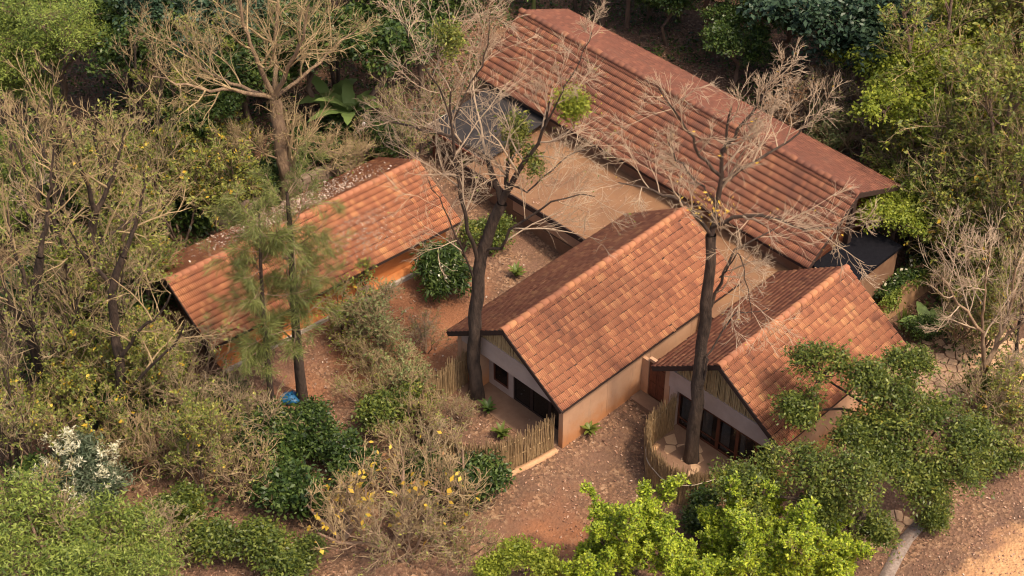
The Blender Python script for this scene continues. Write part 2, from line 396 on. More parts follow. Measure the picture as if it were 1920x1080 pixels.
def gable_roof(parent, w, L, he, hr, rows, cw, tmat, deckname='roof', seed=1, w2=None, he2=None, far=None):
    """ridge along local y from 0 to L at x=0"""
    rng = np.random.default_rng(seed)
    W = {1: w, -1: w2 or w}; E = {1: he, -1: he2 or he}
    rl = math.hypot(w, hr - he) / rows
    th = 0.09
    mb = MB()
    for s in (-1, 1):
        w, he = W[s], E[s]; sl = math.hypot(w, hr - he)
        nx, nz = s * (hr - he) / sl, w / sl
        A = (0, hr - 0.03); B = (s * (w - 0.03), he - 0.03 + 0.03 * (hr - he) / w)
        poly = [A, B, (B[0] - nx * th, B[1] - nz * th), (A[0], A[1] - th * 1.25)]
        if s > 0: poly = poly[::-1]
        mb.prism(poly, 0.06, L - 0.06)
    roof = mb.build(deckname, M['deck'], parent)
    TV, TF = tile_mesh(cw, rl, 'tile', tmat)
    tm = mesh_np('tile', TV, TF, tmat)
    nc = int(round(L / cw)); cw2 = L / nc
    mats = []
    for s in (1, -1):
        w, he = W[s], E[s]; sl = math.hypot(w, hr - he)
        Yd = np.array([s * w / sl, 0, (he - hr) / sl]); Zn = np.array([s * (hr - he) / sl, 0, w / sl]); Xd = np.cross(Yd, Zn)
        for r in range(int(round(sl / rl))):
            base = np.array([0, 0, hr]) + Yd * (r * rl)
            for c in range(nc):
                j = rng.normal(size=5)
                p = base + np.array([0, (c + 0.5) * cw2, 0]) + Yd * j[0] * 0.006 + Zn * (0.012 + abs(j[1]) * 0.004) + Xd * j[2] * 0.003
                a = j[3] * 0.008; t = j[4] * 0.006
                if rng.random() < 0.012: a *= 6; p = p + Yd * rng.random() * 0.05 + Zn * 0.01       # a few slipped tiles
                X2 = Xd * math.cos(a) + Yd * math.sin(a); Y2 = np.cross(Zn, X2) + Zn * t
                m4 = np.eye(4); m4[:3, 0] = X2 * (cw2 / cw); m4[:3, 1] = Y2; m4[:3, 2] = Zn; m4[:3, 3] = p
                mats.append(m4)
    mats = np.array(mats)
    pw = np.array(parent.matrix_basis)
    wp = mats[:, :3, 3] @ pw[:3, :3].T + pw[:3, 3]
    nrm = mats[:, :3, 2] @ pw[:3, :3].T
    d = CAMP - wp; dist = np.linalg.norm(d, axis=1)
    show = (nrm * d).sum(1) / dist / dist ** 2
    order = np.argsort(-show)
    for i in order[:300]:
        link('tile', tm, roof, Matrix(mats[i].tolist()))
    rest = mats[order[300:]]
    V4 = np.concatenate([TV, np.ones((len(TV), 1))], 1)
    VV = np.einsum('mij,kj->mki', rest, V4)[:, :, :3].reshape(-1, 3)
    FF = (TF[None] + (np.arange(len(rest)) * len(TV))[:, None, None]).reshape(-1, 4)
    tme = mesh_np('tiles', VV, FF, tmat)
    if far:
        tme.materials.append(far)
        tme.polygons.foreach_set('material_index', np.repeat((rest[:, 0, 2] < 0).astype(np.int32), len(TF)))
    link('tiles', tme, roof, kind='stuff')
    # ridge caps
    rv = []; rf = []; rlen = 0.36; n = int(round(L / rlen)); rlen = L / n; K = 7
    for e in (0, 1):
        for q in range(K):
            a = math.pi * q / (K - 1); rr = 0.17 if e == 0 else 0.128
            rv.append((math.cos(a) * rr * 1.05, -0.03 + e * (rlen + 0.03), math.sin(a) * rr * 0.8 - 0.045))
    for q in range(K):
        a = math.pi * q / (K - 1); rv.append((math.cos(a) * 0.125, -0.03, math.sin(a) * 0.095 - 0.05))
    for q in range(K - 1):
        rf.append([q, q + 1, K + q + 1, K + q]); rf.append([q, 2 * K + q, 2 * K + q + 1, q + 1])
    rm = mesh_np('ridge_tile', rv, rf, M['ridge'] if tmat is not M['tile_old'] else tmat)
    for i in range(n):
        j = rng.normal(size=3)
        link('ridge_tile', rm, roof, Matrix.Translation((j[0] * .006, i * rlen, hr + 0.035 + abs(j[1]) * .004)) @ Matrix.Rotation(j[2] * .012, 4, 'Z'))
    # barge boards on both verges, fascia on both eaves
    for y0, y1 in ((-0.02, 0.05), (L - 0.05, L + 0.02)):
        for s in (-1, 1):
            w, he = W[s], E[s]; sl = math.hypot(w, hr - he)
            nx, nz = s * (hr - he) / sl, w / sl
            p = [(0, hr + 0.01), (s * (w + 0.01), he + 0.0), (s * (w + 0.01) - nx * 0.2, he - nz * 0.2), (0, hr - 0.235)]
            if s > 0: p = p[::-1]
            MB().prism(p, y0, y1).build('barge_board', M['dark_wood'], parent)
    for s in (-1, 1):
        w, he = W[s], E[s]
        MB().box(min(s * (w - .07), s * (w - .03)), max(s * (w - .07), s * (w - .03)), 0.06, L - 0.06, he - 0.15, he - 0.045).build('fascia_board', M['dark_wood'], parent)
    return roof

def zr(a, w, he, hr, drop=0.2): return hr - (hr - he) * abs(a) / w - drop
def gable_poly(a0, a1, z0, z1, w, he, hr):
    """band between z0 and z1 clipped under the roof"""
    k = (hr - he) / w; top = []
    def cap(a): return min(z1, zr(a, w, he, hr))
    xs = sorted(set([a0, a1] + [x for x in (0.0, (hr - 0.2 - z1) / k, -(hr - 0.2 - z1) / k) if a0 < x < a1]))
    return [(a0, z0), (a1, z0)] + [(x, cap(x)) for x in reversed(xs)]

def reeds(name, parent, a0, a1, z0, w, he, hr, y, seed=3):
    rng = np.random.default_rng(seed); P = []; Rr = []
    a = a0
    while a < a1:
        zt = zr(a, w, he, hr, 0.16)
        if zt > z0 + 0.05:
            j = rng.normal(size=4) * 0.012
            P.append([(a + j[0], y + j[1], z0), (a + j[2], y + j[1] + j[3], zt)]); r = 0.014 + rng.random() * 0.012; Rr.append([r, r * 0.8])
        a += 0.034
    V, F = tubes(P, Rr, 5)
    link(name, mesh_np(name, V, F, M['reed_bounce_lit'], True), parent, kind='stuff')

def glazed(parent, name, a0, a1, y, z0, z1, bars=(), mat='red_wood', curtain=0.0, fw=0.07):
    g = MB()
    g.box(a0, a1, y - .03, y + .05, z0, z0 + fw); g.box(a0, a1, y - .03, y + .05, z1 - fw, z1)
    g.box(a0, a0 + fw, y - .032, y + .052, z0 + fw, z1 - fw); g.box(a1 - fw, a1, y - .032, y + .052, z0 + fw, z1 - fw)
    for t in bars:
        zz = z0 + t * (z1 - z0); g.box(a0 + fw, a1 - fw, y - .02, y + .04, zz - .025, zz + .025)
    fr = g.build(name, M[mat], parent)
    MB().box(a0 + fw, a1 - fw, y + .005, y + .015, z0 + fw, z1 - fw).build('pane', M['glass'], fr)
    if curtain:
        n = 24; V = []; F = []
        for i in range(n + 1):
            x = a0 + fw + (a1 - a0 - 2 * fw) * curtain * i / n; yy = y + .14 + .035 * math.sin(i * 1.9)
            V += [(x, yy, z0 + .05), (x, yy, z1 - .05)]
            if i: F.append([2 * i - 2, 2 * i, 2 * i + 1, 2 * i - 1])
        link('curtain', mesh_np('curtain', V, F, M['curtain'], True), fr)
    return fr

# ------------------------------------------------------------------ middle house
H1 = thing('tiled_house', 'gabled house with bright clay tile roof in the middle, reed-fenced porch at its front', 'house', (MO[0], MO[1], 0), MO[2], 'tiled houses of the compound')
w, L, he, hr = 3.235, 10.82, 2.45, 4.606
gable_roof(H1, w, L, he, hr, 13, 0.155, M['tile'], seed=1)
for i in range(4):                                                    # plastered side wall in scored panels
    b0, b1 = .35 + i * 2.55, .35 + (i + 1) * 2.55 - .012
    MB().box(2.83, 2.985, b0, b1, -.3, 2.36).build('wall_panel', M['plaster'], H1)
MB().box(2.74, 2.83, .36, 10.5, -.3, 2.34).build('wall', M['plaster'], H1)
MB().box(-2.98, -2.75, .36, 10.5, -.3, 2.34).build('wall', M['plaster'], H1)
MB().prism(gable_poly(-2.74, 2.73, -.3, 4.3, w, he, hr), 10.3, 10.5).build('wall', M['plaster'], H1)
MB().prism(gable_poly(-2.74, 2.73, 2.08, 3.02, w, he, hr), .36, .54).build('lintel', M['plaster_pale'], H1)
reeds('reed_panel', H1, -2.2, 2.2, 3.0, w, he, hr, .42)
MB().box(-2.74, -1.75, .38, 1.0, 0, 2.08).build('wall', M['plaster'], H1)
MB().box(-1.745, -1.5, .93, 1.05, 0, 2.3).build('pillar', M['plaster_pale'], H1)
MB().box(-.62, -.34, .93, 1.05, 0, 2.3).build('pillar', M['plaster_pale'], H1)
MB().box(-1.5, -.62, .93, 1.05, 0, .34).build('wall', M['plaster_pale'], H1)
glazed(H1, 'window', -1.49, -.63, .97, .345, 2.2)
for i in range(3):
    glazed(H1, 'glass_door', -.335 + i * 1.02, -.335 + (i + 1) * 1.02 - .005, .97, .03, 2.25, (), 'dark_wood')
MB().box(-2.7, 2.72, .56, 10.2, 2.26, 2.32).build('ceiling', M['dark_wood'], H1)
MB().plate([(-2.7, -.35), (1.9, -.35), (2.70, .2), (2.72, 10.2), (-2.7, 10.2)], -.25, .028).build('floor', M['porch'], H1)

# ------------------------------------------------------------------ right house
H2 = thing('tiled_house', 'gabled house with clay tile roof at the right, glazed front behind a curved reed fence', 'house', (7.7778, 47.0926, 0), -.7783, 'tiled houses of the compound')
w, L, he, hr = 3.21, 8.12, 2.573, 4.776
gable_roof(H2, w, L, he, hr, 13, 0.155, M['tile'], seed=2)
MB().box(2.65, 2.9, .55, 7.8, -.8, 2.45).build('wall', M['plaster'], H2)
MB().box(-2.9, -2.65, .55, 7.8, -.8, 2.45).build('wall', M['plaster'], H2)
MB().prism(gable_poly(-2.65, 2.65, -.8, 4.5, w, he, hr), 7.6, 7.8).build('wall', M['plaster'], H2)
MB().prism(gable_poly(-2.66, 2.66, 1.58, 2.48, w, he, hr), .5, .66).build('lintel', M['plaster_pale'], H2)
reeds('reed_panel', H2, -2.3, 2.3, 2.46, w, he, hr, .56, 4)
MB().box(-2.64, -2.25, .56, .8, -.8, 1.58).build('pillar', M['plaster_pale'], H2)
aa = [-2.24, -1.15, -.2, .75, 1.7, 2.64]
for i in range(5):
    glazed(H2, 'glass_door', aa[i], aa[i + 1] - .005, .72, -.42, 1.66, (.2, .82), curtain=(.95, .55, .5, .25, 0)[i])
MB().box(-2.64, 2.64, .9, 7.6, 2.2, 2.28).build('ceiling', M['dark_wood'], H2)
MB().plate([(-2.9, -.5), (-1.6, -1.6), (.6, -1.7), (2.64, -.6), (2.64, 7.6), (-2.64, 7.6)], -.75, -.43).build('floor', M['porch'], H2)

# ------------------------------------------------------------------ left house
H3 = thing('tiled_house', 'long low house with leaf-littered orange tile roof at the left', 'house', (-14.031, 53.083, 0), -.88009, 'tiled houses of the compound')
w, L, he, hr = 3.032, 12.835, 2.218, 3.814
gable_roof(H3, w, L, he, hr, 12, 0.165, M['tile_bright'], seed=3)
MB().box(2.2, 2.42, .5, 12.4, .1, 2.42).build('wall', M['plaster_orange'], H3)
MB().box(-2.42, -2.2, .5, 12.4, .1, 2.42).build('wall', M['plaster_orange'], H3)
MB().prism(gable_poly(-2.2, 2.2, .1, 3.6, w, he, hr), 12.2, 12.4).build('wall', M['plaster_orange'], H3)
MB().prism(gable_poly(-2.2, 2.2, .1, 3.6, w, he, hr), 3.6, 3.75).build('partition', M['brown_wall'], H3)
MB().box(2.425, 2.95, .5, 12.3, .3, .66).build('apron', M['plaster_orange'], H3)
MB().box(2.955, 3.07, .5, 12.3, .3, .74).build('kerb', M['concrete'], H3)
for a in (-2.3, 2.31):
    MB().box(a - .06, a + .06, .1, .22, .2, zr(a, w, he, hr)).build('post', M['dark_wood'], H3)

# ------------------------------------------------------------------ long house at the back
H4 = thing('tiled_house', 'longest house at the back with a dark red weathered clay tile roof', 'house', (.4281, 70.9575, 0), MO[2] - math.pi / 2 - .0066, 'tiled houses of the compound')
w, L, he, hr = 3.0555, 19.98, 3.2, 5.489
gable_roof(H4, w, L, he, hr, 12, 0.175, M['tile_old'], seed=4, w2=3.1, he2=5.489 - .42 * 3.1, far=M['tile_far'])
MB().box(2.5, 2.7, .5, 19.3, -.4, 3.3).build('wall', M['brown_wall'], H4)
MB().box(-2.7, -2.5, .5, 19.3, -.4, 3.3).build('wall', M['plaster_orange'], H4)
for y in (.5, 19.1):
    MB().prism(gable_poly(-2.5, 2.5, -.4, 5.3, w, he, hr), y, y + .2).build('gable_wall', M['red_wood'], H4)
MB().box(-.12, .12, 19.62, 19.86, 2.75, 5.2).build('post', M['dark_wood'], H4)

# ------------------------------------------------------------------ flat-roofed link building (frame of the middle house)
F1 = thing('flat_roof_building', 'ochre flat-roofed link building between the tiled houses', 'building', (MO[0], MO[1], 0), MO[2])
s_ = MB().box(-10.85, 5.45, 8.42, 13.45, 2.12, 2.3).build('roof_slab', M['screed'], F1)
MB().box(-10.87, -2.9, 8.36, 8.42, 2.02, 2.285).build('slab_edge', M['dark_wood'], F1)
MB().box(-10.4, -8.3, 8.85, 9.0, -.1, 2.1).build('wall', M['brown_wall'], F1)
MB().box(-8.3, -2.99, 8.85, 9.0, .95, 1.62).build('wall', M['plaster'], F1)
MB().box(-8.3, -2.99, 8.80, 9.0, -.1, .92).build('wall', M['brown_wall'], F1)
glazed(F1, 'window', -8.2, -5.6, 8.9, 1.625, 2.11, (), 'dark_wood')
glazed(F1, 'window', -5.58, -3.0, 8.9, 1.625, 2.11, (), 'dark_wood')
MB().box(-10.4, -10.25, 9.0, 13.2, -.1, 2.1).build('wall', M['brown_wall'], F1)
MB().box(5.2, 5.4, 12.5, 13.4, -.6, 2.1).build('wall', M['plaster'], F1)
MB().box(3.0, 4.4, 5.1, 8.40, .88, 1.0).build('porch_slab', M['brown_wall'], F1)  # dark brown here stands in for the shade of the gap
MB().box(2.99, 3.35, 4.95, 5.1, -.2, 1.9).build('wall', M['plaster'], F1)
MB().box(3.35, 4.5, 4.95, 5.1, 1.95, 2.1).build('wall', M['plaster'], F1)
MB().box(3.0, 4.45, 4.3, 4.95, -.5, .1).build('step', M['porch'], F1)
for i in range(2):
    d = MB().box(3.36 + i * .5, 3.85 + i * .5, 4.99, 5.05, .1, 1.94).build('door', M['red_wood'], F1)
    MB().box(3.44 + i * .5, 3.77 + i * .5, 4.965, 4.989, .25, .9).build('panel', M['red_wood'], d)
    MB().box(3.44 + i * .5, 3.77 + i * .5, 4.965, 4.989, 1.05, 1.8).build('panel', M['red_wood'], d)

# dark canopy beside it, black annexe roof
C1 = thing('canopy', 'dark sloping sheet canopy left of the ochre flat roof', 'canopy', (MO[0], MO[1], 0), MO[2])
n = 4
for i in range(n):
    a0 = -14.1 + i * 3.9 / n; a1 = a0 + 3.9 / n - .03
    MB().quadbox([(a0, 9.0, 2.52), (a1, 9.0, 2.52), (a1, 13.2, 2.82), (a0, 13.2, 2.82), (a0, 9.0, 2.55), (a1, 9.0, 2.55), (a1, 13.2, 2.85), (a0, 13.2, 2.85)]).build('sheet', M['canopy_sheet'], C1)
MB().box(-14.15, -10.2, 8.93, 8.995, 2.42, 2.58).build('edge_beam', M['red_wood'], C1)
MB().box(-14.17, -14.105, 8.93, 13.2, 2.42, 2.6).build('edge_beam', M['concrete'], C1)
for a, b in ((-14.0, 9.2), (-11.0, 9.2), (-14.0, 13.0)):
    MB().box(a, a + .12, b, b + .12, .2, 2.5).build('post', M['red_wood'], C1)
MB().box(-13.7, -11.4, 10.4, 10.6, .1, 2.3).build('back_wall', M['red_wood'], C1)
A1 = thing('annexe', 'low annexe with flat black roof at the gable end of the longest house', 'building', (MO[0], MO[1], 0), MO[2])
MB().box(4.75, 6.72, 13.55, 17.3, 2.55, 2.7).build('roof_sheet', M['black_sheet'], A1)
MB().box(4.72, 6.6, 13.50, 17.2, -.9, 2.54).build('wall', M['brown_wall'], A1)
MB().box(5.0, 5.6, 13.40, 13.49, 2.25, 2.75).build('parapet', M['plaster'], A1)

# ------------------------------------------------------------------ plant generators (all vectorised)
def unit(v): return v / (np.linalg.norm(v, axis=-1, keepdims=True) + 1e-9)
def sprout(P, Rr, n, rng, t0=0.3, t1=1.0, ang=45, lr=0.5, lmin=0.0, rr=0.5, K=5, wob=0.18, trop=0.1, jit=0.35, tip=0.25, lens=None):
    """n children on every polyline of P -> (P2, R2)"""
    m, N, _ = P.shape
    L = np.linalg.norm(np.diff(P, axis=1), axis=2).sum(1)
    t = np.clip((np.arange(n)[None, :] + rng.random((m, n))) / n, 0, 1) * (t1 - t0) + t0
    f = t * (N - 1); i = np.minimum(f.astype(int), N - 2); fr = f - i
    mi = np.arange(m)[:, None]
    pos = P[mi, i] * (1 - fr)[..., None] + P[mi, i + 1] * fr[..., None]
    tan = unit(P[mi, i + 1] - P[mi, i])
    rad = Rr[mi, i] * (1 - fr) + Rr[mi, i + 1] * fr
    pos = pos.reshape(-1, 3); tan = tan.reshape(-1, 3); rad = rad.ravel(); t = t.ravel()
    q = rng.normal(size=pos.shape); perp = unit(q - (q * tan).sum(1, keepdims=True) * tan)
    a = np.radians(ang) * (1 + jit * rng.normal(size=len(pos)))
    d = unit(np.cos(a)[:, None] * tan + np.sin(a)[:, None] * perp + np.array([0, 0, trop]))
    ln = np.repeat(L, n) * lr * (1.15 - 0.6 * t) * (0.6 + 0.8 * rng.random(len(pos)))
    if lens is not None: ln = lens * (0.6 + 0.8 * rng.random(len(pos)))
    ln = np.maximum(ln, lmin)
    r0 = np.minimum(rad * rr * (0.8 + 0.4 * rng.random(len(pos))), rad * 0.95)
    out = [pos]; p = pos
    for k in range(K - 1):
        d = unit(d + wob * rng.normal(size=d.shape) + np.array([0, 0, trop * 0.6]))
        p = p + d * (ln / (K - 1))[:, None]; out.append(p)
    P2 = np.stack(out, 1)
    R2 = r0[:, None] * np.linspace(1, tip, K)[None, :]
    return P2, R2

def leaf_quads(P, rng, size, width=0.45, up=0.6, droop=0.15, D=None, al=0.4, fold=0.15):
    n = len(P); L = size * (0.45 + 1.0 * rng.random(n))
    ax = rng.normal(size=(n, 3)) * np.array([1, 1, 0.6])
    if D is not None: ax = unit(ax) * (1 - al) + D * al
    ax = unit(unit(ax) + np.array([0, 0, -droop]))
    nr = unit(rng.normal(size=(n, 3)) * (1 - up) + np.array([0, 0, up]))
    sd_ = unit(np.cross(ax, nr)); nr = np.cross(sd_, ax)
    W = (L * width * 0.5)[:, None]; L = L[:, None]
    V = np.stack([P, P + ax * L * 0.45 + sd_ * W + nr * W * fold, P + ax * L - nr * L * 0.08, P + ax * L * 0.45 - sd_ * W + nr * W * fold], 1).reshape(-1, 3)
    return V, np.arange(n * 4).reshape(-1, 4)

def along(P, n, rng, t0=0.2):
    m, N, _ = P.shape
    t = rng.random((m, n)) * (1 - t0) + t0
    f = t * (N - 1); i = np.minimum(f.astype(int), N - 2); fr = (f - i)[..., None]; mi = np.arange(m)[:, None]
    return (P[mi, i] * (1 - fr) + P[mi, i + 1] * fr).reshape(-1, 3), unit(P[mi, i + 1] - P[mi, i]).reshape(-1, 3)

def resample(pts, radii, N):
    pts = np.array(pts, float); s = np.concatenate([[0], np.cumsum(np.linalg.norm(np.diff(pts, axis=0), axis=1))])
    u = np.linspace(0, s[-1], N)
    return np.stack([np.interp(u, s, pts[:, k]) for k in range(3)], 1), np.interp(u, s, radii)

def plant(name, label, cat, loc, parts, rz=0.0, sc=1.0, group=None):
    """parts: (part name, V, F, material, smooth[, kind]) in local coordinates"""
    o = thing(name, label, cat, loc, rz, group); o.scale = (sc, sc, sc)
    for p in parts:
        if p is None or len(p[1]) == 0: continue
        link(p[0], mesh_np(p[0], p[1], p[2], p[3], p[4]), o, kind='stuff' if p[0] == 'leaf_tuft' else None)
    return o

USED = set()
def put(proto, label, loc, rz=0.0, sc=1.0, group=None):
    """first use moves the prototype itself, later uses copy it with its parts"""
    if proto.name not in USED:
        o = proto; USED.add(proto.name)
    else:
        o = proto.copy(); COL.objects.link(o)
        for ch in proto.children:
            c = ch.copy(); COL.objects.link(c); c.parent = o
    z = float(terrain(loc[0], loc[1])) if len(loc) == 2 else loc[2]
    o.location = (loc[0], loc[1], z - 0.05); o.rotation_euler = (0, 0, rz)
    o.scale = (sc, sc, sc) if not isinstance(sc, tuple) else sc
    o['label'] = label
    if group: o['group'] = group
    return o

def stems(rng, n, h, r, spread, K=7, wob=0.10, lean=0.15):
    P = []; Rr = []
    for i in range(n):
        a = rng.random() * 6.28; d = np.array([math.cos(a) * spread, math.sin(a) * spread, 1.0]); d /= np.linalg.norm(d)
        p = np.array([math.cos(a) * 0.1, math.sin(a) * 0.1, 0]) * (n > 1); pts = [p]; hh = h * (0.75 + 0.4 * rng.random())
        for k in range(K - 1):
            d = unit(d + wob * rng.normal(size=3) + np.array([0, 0, 0.08])); p = p + d * hh / (K - 1); pts.append(p)
        P.append(pts); rr = r * (0.7 + 0.5 * rng.random()); Rr.append(np.linspace(rr, rr * 0.45, K))
    return np.array(P), np.array(Rr)

def bare_parts(P0, R0, rng, bark, twig, n1=6, n2=7, n3=6, n4=3, t0=0.35, l1=0.6, ang=48, trop=0.18, minr=0.0095, sides=7, leaf=None, extra=None):
    """trunk polylines + three or four orders of branches"""
    P1, R1 = sprout(P0, R0, n1, rng, t0, 1.0, ang, l1, rr=0.55, K=6, wob=0.14, trop=trop)
    if extra is not None: P1 = np.concatenate([P1, extra[0]]); R1 = np.concatenate([R1, extra[1]])
    P2, R2 = sprout(P1, R1, n2, rng, 0.25, 1.0, 36, 0.62, rr=0.6, K=5, wob=0.12, trop=trop * 0.7, lmin=0.3)
    P3, R3 = sprout(P2, R2, n3, rng, 0.15, 1.0, 34, 0.62, rr=0.65, K=4, wob=0.11, trop=trop * 0.6, lmin=0.3)
    R1 = np.maximum(R1, minr * 1.6); R2 = np.maximum(R2, minr * 1.2); R3 = np.maximum(R3, minr); R3[:, -1] = minr * 0.5
    tr = [tubes(P0, R0, sides + 2), tubes(P1, R1, sides)]
    tw = [tubes(P2, R2, 4), tubes(P3, R3, 3)]
    last = P3
    if n4:
        P4, R4 = sprout(P3, R3, n4, rng, 0.2, 0.9, 34, 0.62, K=3, wob=0.1, trop=trop * 0.5, lmin=0.25)
        R4 = np.ones_like(R4) * minr * 0.8; R4[:, -1] *= 0.4; tw.append(tubes(P4, R4, 3)); last = P4
    out = [('trunk', *join(tr), bark, True), ('twigs', *join(tw), twig, True)]
    if leaf:
        for (nm, cnt, size, wd, mat, frac) in leaf:
            sel = last[rng.random(len(last)) < frac]
            if len(sel) == 0: continue
            pp, dd = along(sel, cnt, rng, 0.3)
            out.append((nm, *leaf_quads(pp + rng.normal(size=pp.shape) * 0.03, rng, size, wd, D=dd), mat, False))
    return out

def blob_parts(rng, base_r, forks, blobs, bark, leafmat, nsub=12, ncl=26, nleaf=9, size=0.16, width=0.42, up=0.5, droop=0.25, shell=0.55, lower=-0.35, twig=None, crad=0.16, name='crown'):
    """trunk with limbs to each blob (cx,cy,cz,rx,ry,rz); leaves in sub-clumps on the blobs"""
    T = []; Lf = []
    root = np.array([0, 0, 0.0])
    fork = np.array(forks, float)
    pr, rr = resample(np.concatenate([[root], fork]), np.linspace(base_r, base_r * 0.6, len(fork) + 1), 9)
    pr[1:-1] += rng.normal(size=pr[1:-1].shape) * base_r * 0.35
    T.append(tubes(pr[None], rr[None], 9))
    for bl in blobs:
        c = np.array(bl[:3]); r = np.array(bl[3:6])
        st = pr[rng.integers(5, 9)]
        mid = (st + c) / 2 + np.array([0, 0, 0.12 * np.linalg.norm(c - st)]) + rng.normal(size=3) * 0.15
        lp, lr_ = resample([st, mid, c], [base_r * 0.5, base_r * 0.36, base_r * 0.2], 7)
        T.append(tubes(lp[None], lr_[None], 6))
        q = unit(rng.normal(size=(nsub, 3))); q[:, 2] = np.where(q[:, 2] < lower, -q[:, 2], q[:, 2])
        sc = c + q * r * (shell + 0.4 * rng.random((nsub, 1)))
        bp = np.stack([np.repeat(c[None], nsub, 0), (c + sc) / 2 + rng.normal(size=(nsub, 3)) * 0.08 * r.mean(), sc], 1)
        T.append(tubes(bp, np.tile(np.array([base_r * 0.16 + .012, base_r * 0.1 + .01, 0.012]), (nsub, 1)), 4))
        srad = r.mean() * (0.34 + 0.22 * rng.random((nsub, 1, 1)))
        o = unit(rng.normal(size=(nsub, ncl, 3))); o[..., 2] = np.where(o[..., 2] < -0.3, -o[..., 2], o[..., 2])
        far = np.where(rng.random((nsub, ncl, 1)) < 0.22, 1.0 + 0.7 * rng.random((nsub, ncl, 1)), 1.0)       # stray shoots break the outline
        cp = (sc[:, None, :] + o * srad * far * (0.4 + 0.65 * rng.random((nsub, ncl, 1))) * np.array([1, 1, 0.8])).reshape(-1, 3)
        tp = np.stack([np.repeat(sc, ncl, 0), cp], 1)
        T.append(tubes(tp[::2], np.tile(np.array([0.012, 0.006]), (len(tp[::2]), 1)), 3))
        lpnt = np.repeat(cp, nleaf, 0) + rng.normal(size=(len(cp) * nleaf, 3)) * crad
        D = unit(np.repeat(o.reshape(-1, 3), nleaf, 0))
        Lf.append(leaf_quads(lpnt, rng, size, width, up=up, droop=droop, D=D, al=0.35))
    return [('trunk', *join(T), bark, True), (name, *join(Lf), leafmat, False)]

RG = np.random.default_rng
# prototypes: bare, dry-season trees
def proto_bare(seed, nst, h, r, spread, bark='bark_dark', twig='twig_tan', **kw):
    g = RG(seed); P0, R0 = stems(g, nst, h, r, spread)
    parts = bare_parts(P0, R0, g, M[bark], M[twig], **kw)
    return plant('bare_tree', '', 'tree', (0, 0, -50), parts, group='bare trees of the dry woodland')
BARE = [
    proto_bare(11, 4, 6.4, 0.10, 0.22, n1=6, n2=4, n3=4, n4=1, trop=0.30, l1=0.42, ang=34, t0=.4, minr=.011, leaf=[('foliage', 3, .12, .5, M['leaf_olive'], .4)]),
    proto_bare(12, 2, 7.4, 0.13, 0.14, n1=8, n2=4, n3=4, n4=1, trop=0.26, l1=0.36, ang=38, t0=.35, minr=.011),
    proto_bare(13, 5, 4.8, 0.07, 0.34, n1=6, n2=4, n3=3, n4=2, trop=0.22, l1=0.5, ang=38, minr=.011, twig='twig_grey', leaf=[('foliage', 3, .12, .5, M['leaf_olive'], .45)]),
    proto_bare(14, 1, 7.5, 0.18, 0.10, n1=10, n2=4, n3=4, n4=1, trop=0.18, l1=0.36, ang=48, minr=.011, twig='twig_pale'),
]
def proto_sparse(seed, nst, h, r, spread, leafs, name, cat, grp, **kw):
    g = RG(seed); P0, R0 = stems(g, nst, h, r, spread)
    parts = bare_parts(P0, R0, g, M['bark_mid'], M['twig_tan'], leaf=leafs, **kw)
    return plant(name, '', cat, (0, 0, -50), parts, group=grp)
GO = 'thin-leaved olive green trees'
OLIVE = [
    proto_sparse(21, 4, 4.6, 0.07, 0.28, [('foliage', 5, 0.135, 0.5, M['leaf_olive'], 0.75), ('blossom', 3, 0.14, 0.7, M['leaf_yellow'], 0.025)], 'olive_tree', 'tree', GO, n1=7, n2=5, n3=4, n4=2, minr=.009, t0=.25, l1=.48, trop=.15, ang=40),
    proto_sparse(22, 5, 4.0, 0.06, 0.4, [('foliage', 6, 0.135, 0.5, M['leaf_olive'], 0.75), ('blossom', 3, 0.15, 0.7, M['leaf_yellow'], 0.05)], 'olive_tree', 'tree', GO, n1=7, n2=5, n3=4, n4=2, minr=.009, t0=.2, l1=.5, trop=.1, ang=42),
    proto_sparse(23, 2, 6.2, 0.11, 0.18, [('foliage', 7, 0.13, 0.5, M['leaf_olive'], 0.7), ('fresh_leaves', 4, 0.13, 0.5, M['leaf_fresh'], 0.25)], 'olive_tree', 'tree', GO, n1=11, n2=5, n3=4, n4=2, minr=.009, t0=.25, l1=.42, trop=.12, ang=48),
]
SHRUB = [
    plant('dry_shrub', '', 'shrub', (0, 0, -50), bare_parts(*stems(RG(31), 9, 2.2, 0.035, 0.7), RG(31), M['bark_tan'], M['twig_tan'], n1=4, n2=4, n3=3, n4=2, t0=.2, l1=.6, trop=.14, minr=.010, leaf=[('foliage', 2, .1, .5, M['leaf_olive'], .45)]), group='dry twiggy shrubs'),
    plant('dry_shrub', '', 'shrub', (0, 0, -50), bare_parts(*stems(RG(32), 7, 2.8, 0.04, 0.55), RG(32), M['bark_tan'], M['twig_grey'], n1=4, n2=4, n3=3, n4=2, t0=.2, l1=.65, trop=.06, minr=.010, leaf=[('foliage', 2, .1, .5, M['leaf_olive'], .4)]), group='dry twiggy shrubs'),
]
def rblobs(g, n, R, z0, z1, r0, r1, flat=0.8):
    o = []
    for i in range(n):
        a = g.random() * 6.28 + i * 2.4; d = R * math.sqrt(g.random()); rr = r0 + (r1 - r0) * g.random()
        o.append((d * math.cos(a), d * math.sin(a), z0 + (z1 - z0) * g.random(), rr, rr, rr * flat))
    return o
def proto_bush(seed, mat, n=5, R=0.9, z0=.5, z1=1.3, r0=.5, r1=.8, size=.16, width=.5, nsub=9, ncl=18, nleaf=7, name='green_bush', **kw):
    g = RG(seed)
    return plant(name, '', 'bush', (0, 0, -50), blob_parts(g, 0.05, [(0, 0, .4)], rblobs(g, n, R, z0, z1, r0, r1), M['bark_mid'], M[mat], nsub=nsub, ncl=ncl, nleaf=nleaf, size=size, width=width, name='foliage', **kw), group='leafy green bushes')
